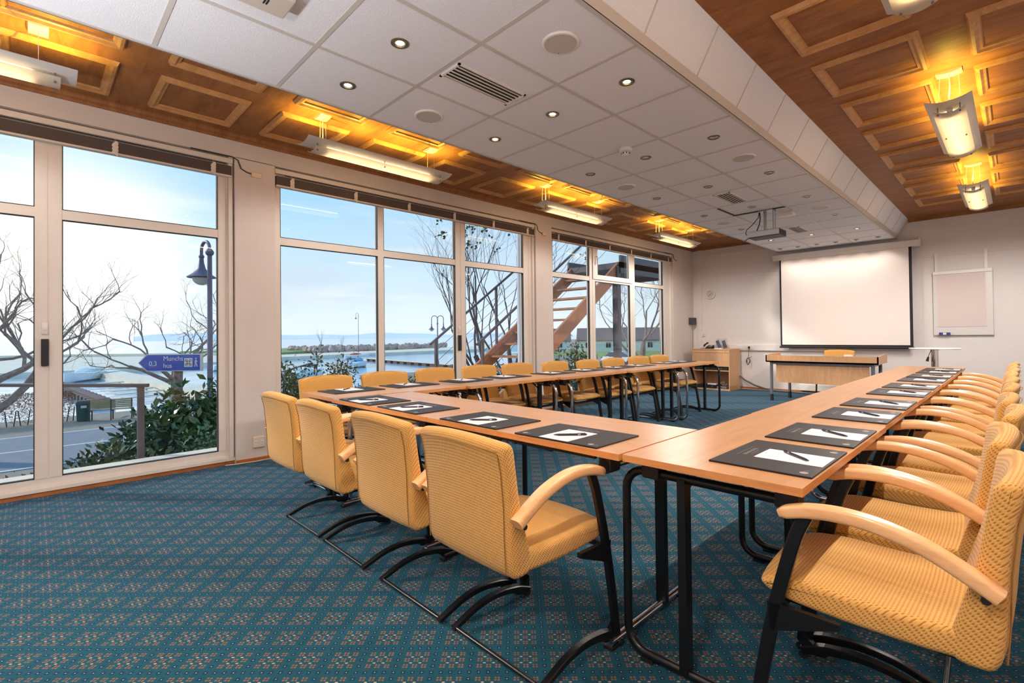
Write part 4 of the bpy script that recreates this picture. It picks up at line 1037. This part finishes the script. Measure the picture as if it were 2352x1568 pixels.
tree('pollarded_tree', 'thick bare tree through the farthest window, right of the steel stair post', (-11.2, 34.5, GZ), 8.8, .28, 35, M['bark'], 1.0, 7, True, (0, 0), .36, .3, .5, GTREE)
tree('leafless_tree', 'small distant bare tree on the lawn beyond the cars', (-33, 74, GZ), 9.5, .34, 41, M['bark2'], .75, 5, False, (0, 0), .30, .4, .5, GTREE)
tree('leafless_sapling', 'tiny bare sapling on the far harbour green, the left of two', (-112, 50, -2.3), 6, .09, 51, M['bark2'], .6, 4, False, (0, 0), .35, .5, .4, 'saplings on the harbour green')
tree('leafless_sapling', 'tiny bare sapling on the far harbour green, the right of two', (-110, 54.3, -2.3), 5, .08, 52, M['bark2'], .6, 4, False, (0, 0), .35, .5, .4, 'saplings on the harbour green')
# ---------------- shrubs
def shrub(label, loc, rx, ry, h, n, seed, m, size=.09, spiky=False, name='laurel_shrub'):
    rg = random.Random(seed); t = thing(name, label, 'shrub', loc, 0, 'shrubs on the bank below the windows')
    g = G(); s_ = G(); nst = 34
    stems = []
    for k in range(nst):
        a = rg.uniform(0, 2*PI); q = math.sqrt(rg.random()); tip = Vector((rx*q*math.cos(a), ry*q*math.sin(a), h*(1-.45*q*q)*rg.uniform(.75, 1.05)))
        b = Vector((tip.x*.45, tip.y*.45, 0)); mid = b.lerp(tip, .5)+Vector((rg.uniform(-.08, .08), rg.uniform(-.08, .08), 0))
        stems.append((b, mid, tip)); s_.tube([b, mid, tip], [.02, .012, .004], 4, cap=False)
    for k in range(n):
        b, mid, tip = stems[rg.randrange(nst)]; u = rg.random()**.6
        p = (b.lerp(mid, u*2) if u < .5 else mid.lerp(tip, u*2-1))+Vector((rg.gauss(0, .11), rg.gauss(0, .11), rg.gauss(0, .08)))
        if p.z < 0: p.z = rg.random()*.2
        a = Vector((rg.uniform(-1, 1), rg.uniform(-1, 1), rg.uniform(-.3, 1.2))).normalized(); L = size*rg.uniform(.7, 1.4); w = a.orthogonal().normalized(); w = (Matrix.Rotation(rg.uniform(0, 6.28), 3, a) @ w)*L*.22
        g.add([p, p+a*L*.5+w, p+a*L, p+a*L*.5-w], [(0, 1, 2, 3)])
    s_.build('stems', M['bark2'], t); g.build('foliage', m, t)
shrub('large glossy green laurel below the lamp post, right side of the nearest window', (-3.2, 1.95, -1.0), .95, 1.15, 1.5, 9000, 1, M['leaf'], .12)
shrub('second green laurel behind the first, against the near pier', (-4.7, 3.9, -1.75), 1.3, 1.3, 2.2, 5500, 2, M['leaf'], .14)
shrub('low light green laurel with upright shoots, middle of the nearest window', (-2.35, .68, -.85), .5, .5, .72, 2600, 3, M['leaf2'], .10)
shrub('dark scrubby bush at the bottom right of the nearest window', (-1.75, 1.55, -.62), .6, .75, .62, 3600, 4, M['leaf'], .07)
shrub('loose dry bush at the bottom left of the nearest window', (-2.5, -.25, -.95), .8, .9, .62, 2600, 5, M['hedge'], .06, name='dry_shrub')
shrub('olive green bush below the left pane of the middle window', (-3.0, 3.5, -1.2), .9, 1.25, 2.15, 9500, 6, M['leaf2'], .07)
shrub('olive green bush below the middle pane of the middle window', (-3.3, 5.3, -1.3), .8, .9, 1.7, 5000, 7, M['leaf2'], .07)
shrub('tall dark bush through the left pane of the farthest window', (-2.9, 10.0, -1.2), 1.0, 1.2, 2.2, 5200, 8, M['leaf'], .09)
shrub('sparse tall bush beside the foot of the outdoor stair', (-5.2, 9.2, -1.9), 1.1, 1.2, 2.5, 3600, 9, M['leaf'], .09)
# hedge by the road
for (y0, y1, lb) in ((-3.6, 1.25, 'left of the green bin'),):
    t = thing('clipped_hedge', 'clipped brown winter hedge on the quay %s' % lb, 'hedge', (-22.6, (y0+y1)/2, GZ)); g = G(); rg = random.Random(5); L = (y1-y0)/2
    for k in range(9000):
        p = Vector((rg.uniform(-.35, .35), rg.uniform(-L, L), 1.25*rg.random()**.55)); a = Vector((rg.uniform(-1, 1), rg.uniform(-1, 1), rg.uniform(-.4, 1))).normalized()*.10; w = a.orthogonal().normalized()*.011
        g.add([p, p+a*.5+w, p+a, p+a*.5-w], [(0, 1, 2, 3)])
    g.build('foliage', M['hedge'], t); s_ = G()
    for k in range(26): y = -L+2*L*k/25; s_.tube([(0, y, 0), (rg.uniform(-.1, .1), y+rg.uniform(-.1, .1), .6)], .02, 5)
    s_.build('stems', M['bark2'], t)
# bench, bin
t = thing('park_bench', 'wooden park bench on the quay beside the green bin', 'bench', (-21.8, 2.45, GZ), math.atan2(1.25, .45)-PI/2+.08)
for k in range(5): G().box(.20, .23, -.72, .72, .52+.075*k, .58+.075*k).build('back_slat', M['timber'], t)
for k in range(3): G().box(-.22+.13*k, -.12+.13*k, -.72, .72, .42, .45).build('seat_slat', M['timber'], t)
for y in (-.7, 0, .7): G().box(-.2, -.16, y-.02, y+.02, 0, .42).box(.18, .24, y-.02, y+.02, 0, .88).box(-.2, .22, y-.02, y+.02, .38, .42).build('leg', M['dockw'], t)
t = thing('litter_bin', 'dark green litter bin on the quay', 'bin', (-22.2, 1.55, GZ))
G().lathe([(.0001, 0), (.21, 0), (.235, .68), (.0001, .68)], n=20).build('body', M['bin'], t); G().lathe([(.24, .68), (.25, .72), (.2, .86), (.0001, .88)], n=20).build('lid', M['bin'], t)
G().box(.18, .245, -.09, .09, .56, .66).build('slot', M['white'], t)
# street lamp with road sign
def lamp_post(loc, h, label, twin, rz=0, group=None, sc=1.0, bh=.9, R0=.24, drop=.45):
    t = thing('street_lamp', label, 'street lamp', loc, rz, group)
    G().tube([(0, 0, 0), (0, 0, bh*sc), (0, 0, (bh+.12)*sc), (0, 0, h)], [.11*sc, .10*sc, .05*sc, .04*sc], 12).build('post', M['lampp'], t)
    G().ball((0, 0, h-(drop-.05)*sc), .075*sc, 8).build('collar', M['lampp'], t)
    for s_ in ((-1, 1) if twin else (-1,)):
        R = R0*sc
        arm = [(0, 0, h)]+[(s_*R*(1-math.cos(a)), 0, h+R*math.sin(a)) for a in [PI*q/8 for q in range(1, 9)]]+[(s_*2*R, 0, h-drop*sc)]
        ar = G().tube(arm, .03*sc, 8).build('arm', M['lampp'], t)
        G().lathe([(.035, 0), (.04, -.12), (.07, -.24), (.16, -.34), (.25, -.39), (.25, -.41), (.16, -.40)] if False else [(.035*sc, 0), (.045*sc, -.12*sc), (.075*sc, -.24*sc), (.15*sc, -.33*sc), (.25*sc, -.40*sc), (.25*sc, -.415*sc), (.15*sc, -.40*sc)], (s_*2*R, 0, h-drop*sc), 20).build('shade', M['lampp'], t)
        G().ball((s_*2*R, 0, h-drop*sc), .05*sc, 8).build('knuckle', M['lampp'], t)
        G().lathe([(.16*sc*math.cos(a), -.42*sc-.14*sc*math.sin(a)) for a in [PI/2*q/6 for q in range(7)]], (s_*2*R, 0, h-drop*sc), 18).build('globe', M['opal'], t)
    return t
az = math.atan2(.72, .70)
lp = lamp_post((-5.83, 2.46, GZ), 5.09, 'tall street lamp behind the nearest window carrying the blue sign', False, .22, None, 1.0, 2.2, .16, .12)
lamp_post((-32.4, 26.9, GZ), 5.0, 'twin-headed street lamp by the harbour, through the middle window', True, az, None, 1.15)
lamp_post((-104, 55.5, -2.35), 9.0, 'distant single lamp on the breakwater, through the middle window', False, az, None, 1.2)
sg = thing('road_sign', 'blue arrow sign reading Munchs hus on the lamp post', 'sign', (-6.40, 1.93, .705), az)
sg.rotation_euler = (0, 0, az)
g = G().prism([(-.62, 0), (-.46, .165), (.62, .165), (.62, -.165), (-.46, -.165)], -.02, .0, 'y'); g.build('backplate', M['white'], sg)
g = G().prism([(-.60, 0), (-.44, .15), (.57, .15), (.57, -.15), (-.44, -.15)], -.024, -.02, 'y'); g.build('sign_face', M['bluesign'], sg)
def tmat(x, z): return Matrix.Translation((x, -.0255, z)) @ Matrix.Rotation(PI/2, 4, 'X')
text('lettering', '0,3', .13, M['wht'], tmat(-.33, -.02), sg, .001)
text('lettering', 'Munchs', .125, M['wht'], tmat(.06, .075), sg, .001)
text('lettering', 'hus', .125, M['wht'], tmat(-.05, -.06), sg, .001)
g = G().box(.27, .43, -.0262, -.024, -.085, .085, bev=.001); g.build('symbol_panel', M['wht'], sg)
g = G(); lp_ = []
for k in range(64):
    a = 2*PI*k/64
    lp_.append((.35+.045*(math.cos(a)+.0)*(1+.9*abs(math.sin(2*a)))*.9, -.0275, .045*math.sin(a)*(1+.9*abs(math.sin(2*a)))*.9))
q = .026
for sx in (-1, 1):
    for sz in (-1, 1): g.tube([(.35+sx*.042+q*.75*math.cos(b), -.0275, sz*.042+q*.75*math.sin(b)) for b in [2*PI*i/14 for i in range(14)]], .0045, 4, closed=True)
for s_ in (-1, 1): g.box(.35-.042, .35+.042, -.030, -.0265, s_*.022-.0045, s_*.022+.0045).box(.35+s_*.022-.0045, .35+s_*.022+.0045, -.030, -.0265, -.042, .042)
g.build('landmark_symbol', mat('symbol_red', srgb(150, 60, 50), .6), sg)
g = G().tube([(.495, -.027, .07), (.4951, -.027, .071)], .016, 10)
g.lathe([(.0001, -.027), (.016, -.027)], (0, 0, 0), 4)
g = G().ball((.50, -.027, .075), .015, 6, (1, .3, 1)).tube([(.50, -.027, .05), (.495, -.027, -.005)], .015, 6).tube([(.495, -.027, 0), (.475, -.027, -.08)], .009, 5).tube([(.495, -.027, 0), (.515, -.027, -.04), (.52, -.027, -.08)], .009, 5).tube([(.50, -.027, .045), (.53, -.027, .01)], .006, 5).tube([(.50, -.027, .045), (.475, -.027, .01)], .006, 5)
g.build('walker_symbol', M['wht'], sg)
# terrace rail in front of nearest window
t = thing('terrace_railing', 'dark terrace handrail with one square post outside the nearest window', 'railing', (-1.25, .80, -.6))
G().tube([(.06, .05, 1.285), (-.99, -1.03, 1.305), (-3.4, -3.5, 1.34)], 1, flat=(.05, .035, (0, 0, 1))).build('handrail', M['rail'], t)
G().box(-.028, .028, -.028, .028, -.25, 1.27).build('post', M['rail'], t)
G().tube([(0, 0, .3), (-.99, -1.03, .32), (-3.4, -3.5, .3)], .012, 6).build('wire', M['rail'], t)
# outdoor staircase
t = thing('outdoor_staircase', 'brown outdoor staircase climbing past the farthest window to a dark landing', 'staircase', (0, 0, 0))
def zs(y): return 1.13+.712*(y-7.5)
for x in (-1.55, -2.95):
    g = G().prism([(4.3, zs(4.3)-.36), (9.95, zs(9.95)-.36), (9.95, zs(9.95)), (4.3, zs(4.3))], x-.03, x+.03, 'x'); g.build('stringer', M['stair'], t)
n = 15
for k in range(n):
    y = 4.55+.36*k; G().box(-2.92, -1.58, y-.02, y+.26, zs(y)-.13, zs(y)-.09).build('tread', M['stair'], t)
G().box(-3.05, -1.45, 9.9, 12.2, 2.72, 2.86).box(-1.5, -1.45, 9.9, 12.2, 2.60, 3.02).box(-3.05, -1.45, 12.15, 12.2, 2.60, 3.02).box(-3.05, -3.0, 9.9, 12.2, 2.60, 3.02).build('landing', M['rail'], t)
G().box(-1.62, -1.48, 9.8, 9.94, -2.2, 2.75).build('steel_post', M['rail'], t)
for x in (-1.55, -2.95):
    h0 = .86+(0 if x > -2 else .12)
    G().tube([(x, 5.55, 1.0), (x, 9.95, 1.0+.70*4.4+(.0 if x > -2 else 0))], 1, flat=(.045, .04, (0, 0, 1))).build('handrail', M['rail'], t)
    for y in (5.68, 7.3, 9.0):
        G().box(x-.022, x+.022, y-.022, y+.022, zs(y)-.3, 1.0+.70*(y-5.55)).build('baluster', M['rail'], t)
    for k in (1, 2, 3): G().tube([(x, 5.7, 1.1-.22*k), (x, 9.9, 1.1-.22*k+.70*4.2)], .005, 4).build('wire', M['rail'], t)
G().tube([(-.45, 5.52, -.2), (-.45, 5.52, 3.6)], .05, 12).build('drainpipe', mat('drainpipe_white', srgb(206, 214, 226), .5), label='pale vertical drainpipe outside at the right of the middle window', cat='drainpipe')
# ---------------- harbour
rg = random.Random(12)
def pontoon(p0, p1, label, n):
    t = thing('pontoon', label, 'pontoon', (p0[0], p0[1], -3.0), 0, 'floating pontoons in the harbour'); d = Vector((p1[0]-p0[0], p1[1]-p0[1], 0))
    G().tube([(0, 0, .45), (d.x, d.y, .45)], 1, flat=((.5 if n == 16 else .9), .12, (0, 0, 1))).build('deck', M['dockw'] if n == 16 else M['pave'], t)
    for k in range(n):
        c = d*(k/(n-1)); g = G().box(c.x-.55, c.x+.55, c.y-.55, c.y+.55, -.2, .42); g.build('float', M['dockw'], t)
pontoon((-77, 42.7), (-46.5, 39.5), 'floating pontoon on dark floats across the harbour, through the middle window', 14)
pontoon((-34.8, 3.2), (-55, 1.6), 'floating pontoon on dark floats leading out from the park bench', 16)
pontoon((-40, 12), (-70, 30), 'pale floating pontoon farther out in the harbour', 12)
for k in range(6):
    a = Vector((-37-3.2*k, 4.4-.02*k, 0)); b = a+Vector((-1.2, 2.9, 0))
    G().tube([(a.x, a.y, -2.75), (b.x, b.y, -2.75)], 1, flat=(.5, .10, (0, 0, 1))).build('mooring_finger', M['pave'], label='narrow mooring finger, number %s out along the near pontoon' % ['one', 'two', 'three', 'four', 'five', 'six', 'seven', 'eight', 'nine'][k], cat='mooring finger', group='mooring fingers of the near pontoon')
def boat(loc, rz, label, L, cover, group='small boats in the harbour'):
    t = thing('motor_boat', label, 'boat', loc, rz, group)
    rings = []
    for i in range(11):
        u = i/10; w = L*.16*(1-max(0, (u-.55)/.45)**2.2)+.02; x = -L/2+L*u
        rings.append([(x, -w, .75+.25*u*u), (x, -w*.8, .2), (x, 0, -.1), (x, w*.8, .2), (x, w, .75+.25*u*u), (x, w*.7, .8+.25*u*u), (x, -w*.7, .8+.25*u*u)])
    G().loft(rings).build('hull', M['wht'], t)
    g = G(); rings = []
    for i in range(7):
        u = i/6; x = -L*.3+L*.5*u; w = L*.13*math.sin(PI*(.15+.7*u)); h = .85+L*.075*math.sin(PI*(.1+.8*u))
        rings.append([(x, -w, .8), (x, -w*.8, h*.8+.1), (x, 0, h), (x, w*.8, h*.8+.1), (x, w, .8), (x, 0, .8)])
    g.loft(rings).build('cover', cover, t)
bl = mat('boat_cover_blue', srgb(70, 160, 214), .6)
boat((-59.5, 32.8, -3), 2.3, 'white motor boat with a bright blue cover, through the middle window', 5.5, bl)
boat((-84, 45, -3), 1.2, 'low boat with a red cover beside the far pontoon', 4.5, M['red'])
boat((-46, 20, -3), 2.0, 'white boat moored behind the olive bush', 5, M['wht'])
boat((-68, 19, -3), 1.8, 'white boat with pale cover left of the blue-covered one', 5, M['opal'])
boat((-63, 4.2, -3), -.5, 'long white motor boat beyond the bench, through the nearest window', 8, M['opal'])
# rocks on the breakwater
def rockmesh(seed):
    r = random.Random(seed); bm = bmesh.new(); bmesh.ops.create_icosphere(bm, subdivisions=2, radius=1)
    for v in bm.verts: v.co *= r.uniform(.78, 1.18)
    me = bpy.data.meshes.new('boulder'); bm.to_mesh(me); bm.free(); me.materials.append(M['stone']); return me
rms = [rockmesh(s_) for s_ in range(4)]
path = [Vector((-139, 52, 0)), Vector((-120, 53, 0)), Vector((-113, 60, 0)), Vector((-119, 78, 0)), Vector((-126, 98, 0))]
def onpath(u):
    u *= len(path)-1; i = min(int(u), len(path)-2); return path[i].lerp(path[i+1], u-i)
NR = 110
for k in range(NR):
    p = onpath((k+.5)/NR); s_ = rg.uniform(.65, 1.25)*(1 if k > 25 else .8)
    o = bpy.data.objects.new('boulder', rms[k % 4]); COL.objects.link(o)
    o.location = (p.x+rg.uniform(-1.5, 1.5), p.y+rg.uniform(-.6, .6), -2.0+rg.uniform(-.1, .35)); o.scale = (s_*1.1, s_*1.1, s_*.9); o.rotation_euler = (rg.uniform(0, 3), rg.uniform(0, 3), rg.uniform(0, 3))
    tag(o, 'pinkish granite boulder in the line of rocks along the far breakwater', 'rock', 'boulders on the breakwater')
# ---------------- houses, cars, lawn to the north
G().box(-60, -20, 62, 160, GZ, GZ+.05).build('lawn', M['grassm'], kind=SK)
M['dp'] = mat('dark_pane', srgb(60, 70, 80), .1)
def house(loc, rz, w, d, h, rh, label, wins):
    t = thing('house', label, 'house', loc, rz)
    G().box(-w/2, w/2, -d/2, d/2, 0, h).prism([(-d/2, h), (d/2, h), (0, h+rh)], -w/2, w/2, 'x').build('walls', M['wht'], t)
    r_ = G()
    for s_ in (-1, 1): r_.prism([(s_*(d/2+.4), h-.2), (0, h+rh+.15), (0, h+rh+.35), (s_*(d/2+.4), h+.02)], -w/2-.3, w/2+.3, 'x')
    r_.build('roof', M['roof'], t)
    for k in range(wins):
        x = -w/2+w*(k+.5)/wins; f = G().box(x-.55, x+.55, -d/2-.05, -d/2, .7, 1.9).build('window', M['frame'], t)
        G().box(x-.45, x-.04, -d/2-.07, -d/2-.05, .8, 1.8).build('pane', M['dp'], f); G().box(x+.04, x+.45, -d/2-.07, -d/2-.05, .8, 1.8).build('pane', M['dp'], f)
    G().box(-.4, .4, -.4, .4, h+rh-.3, h+rh+1).build('chimney', M['stair'], t)
    return t
house((-52.0, 86, GZ), .62, 16, 7, 2.3, 2.1, 'white house with slate roof behind the stair post, through the farthest window', 4)
house((-66, 78, GZ), .70, 12, 7, 2.2, 2.2, 'white house with brownish roof farther left, mostly hidden by the stair', 3)
def car(loc, rz, label, m):
    t = thing('parked_car', label, 'car', loc, rz, 'cars parked outside the farthest window')
    def bodyring(x, w, z0, z1): return [(x, -w, z0), (x, w, z0), (x, w*1.02, (z0+z1)/2), (x, w*.9, z1), (x, -w*.9, z1), (x, -w*1.02, (z0+z1)/2)]
    G().loft([bodyring(*a) for a in ((-2.1, .7, .35, .6), (-2.0, .84, .25, .88), (-1.3, .87, .22, .95), (0, .88, .2, .95), (1.1, .87, .22, .92), (1.9, .82, .25, .78), (2.1, .7, .35, .6))]).build('body', m, t)
    G().loft([[(x, -w, .9), (x, w, .9), (x, w*.8, z), (x, -w*.8, z)] for x, w, z in ((-1.6, .8, .95), (-1.1, .8, 1.38), (0, .82, 1.46), (.5, .82, 1.40), (1.2, .8, .94))]).build('cabin', M['dp'], t)
    G().box(-.95, .35, -.6, .6, 1.40, 1.475, bev=.02).build('roof', m, t)
    for x in (-1.3, 1.3):
        for y in (-.8, .8): G().tube([(x, y-.1, .31), (x, y+.1, .31)], .31, 18).build('wheel', M['gasket'], t)
    return t
car((-15.5, 30.3, GZ+.02), 1.35, 'pale blue car just above the chair backs, nearest of those outside', mat('car_blue', srgb(140, 160, 205), .25, metal=.3))
car((-15.3, 37.5, GZ+.02), 1.4, 'silver blue car behind the nearest one outside', mat('car_silver', srgb(170, 182, 205), .25, metal=.4))
car((-25.5, 46.5, GZ+.02), .2, 'small white car in front of the white house', mat('car_white', srgb(228, 228, 224), .3))
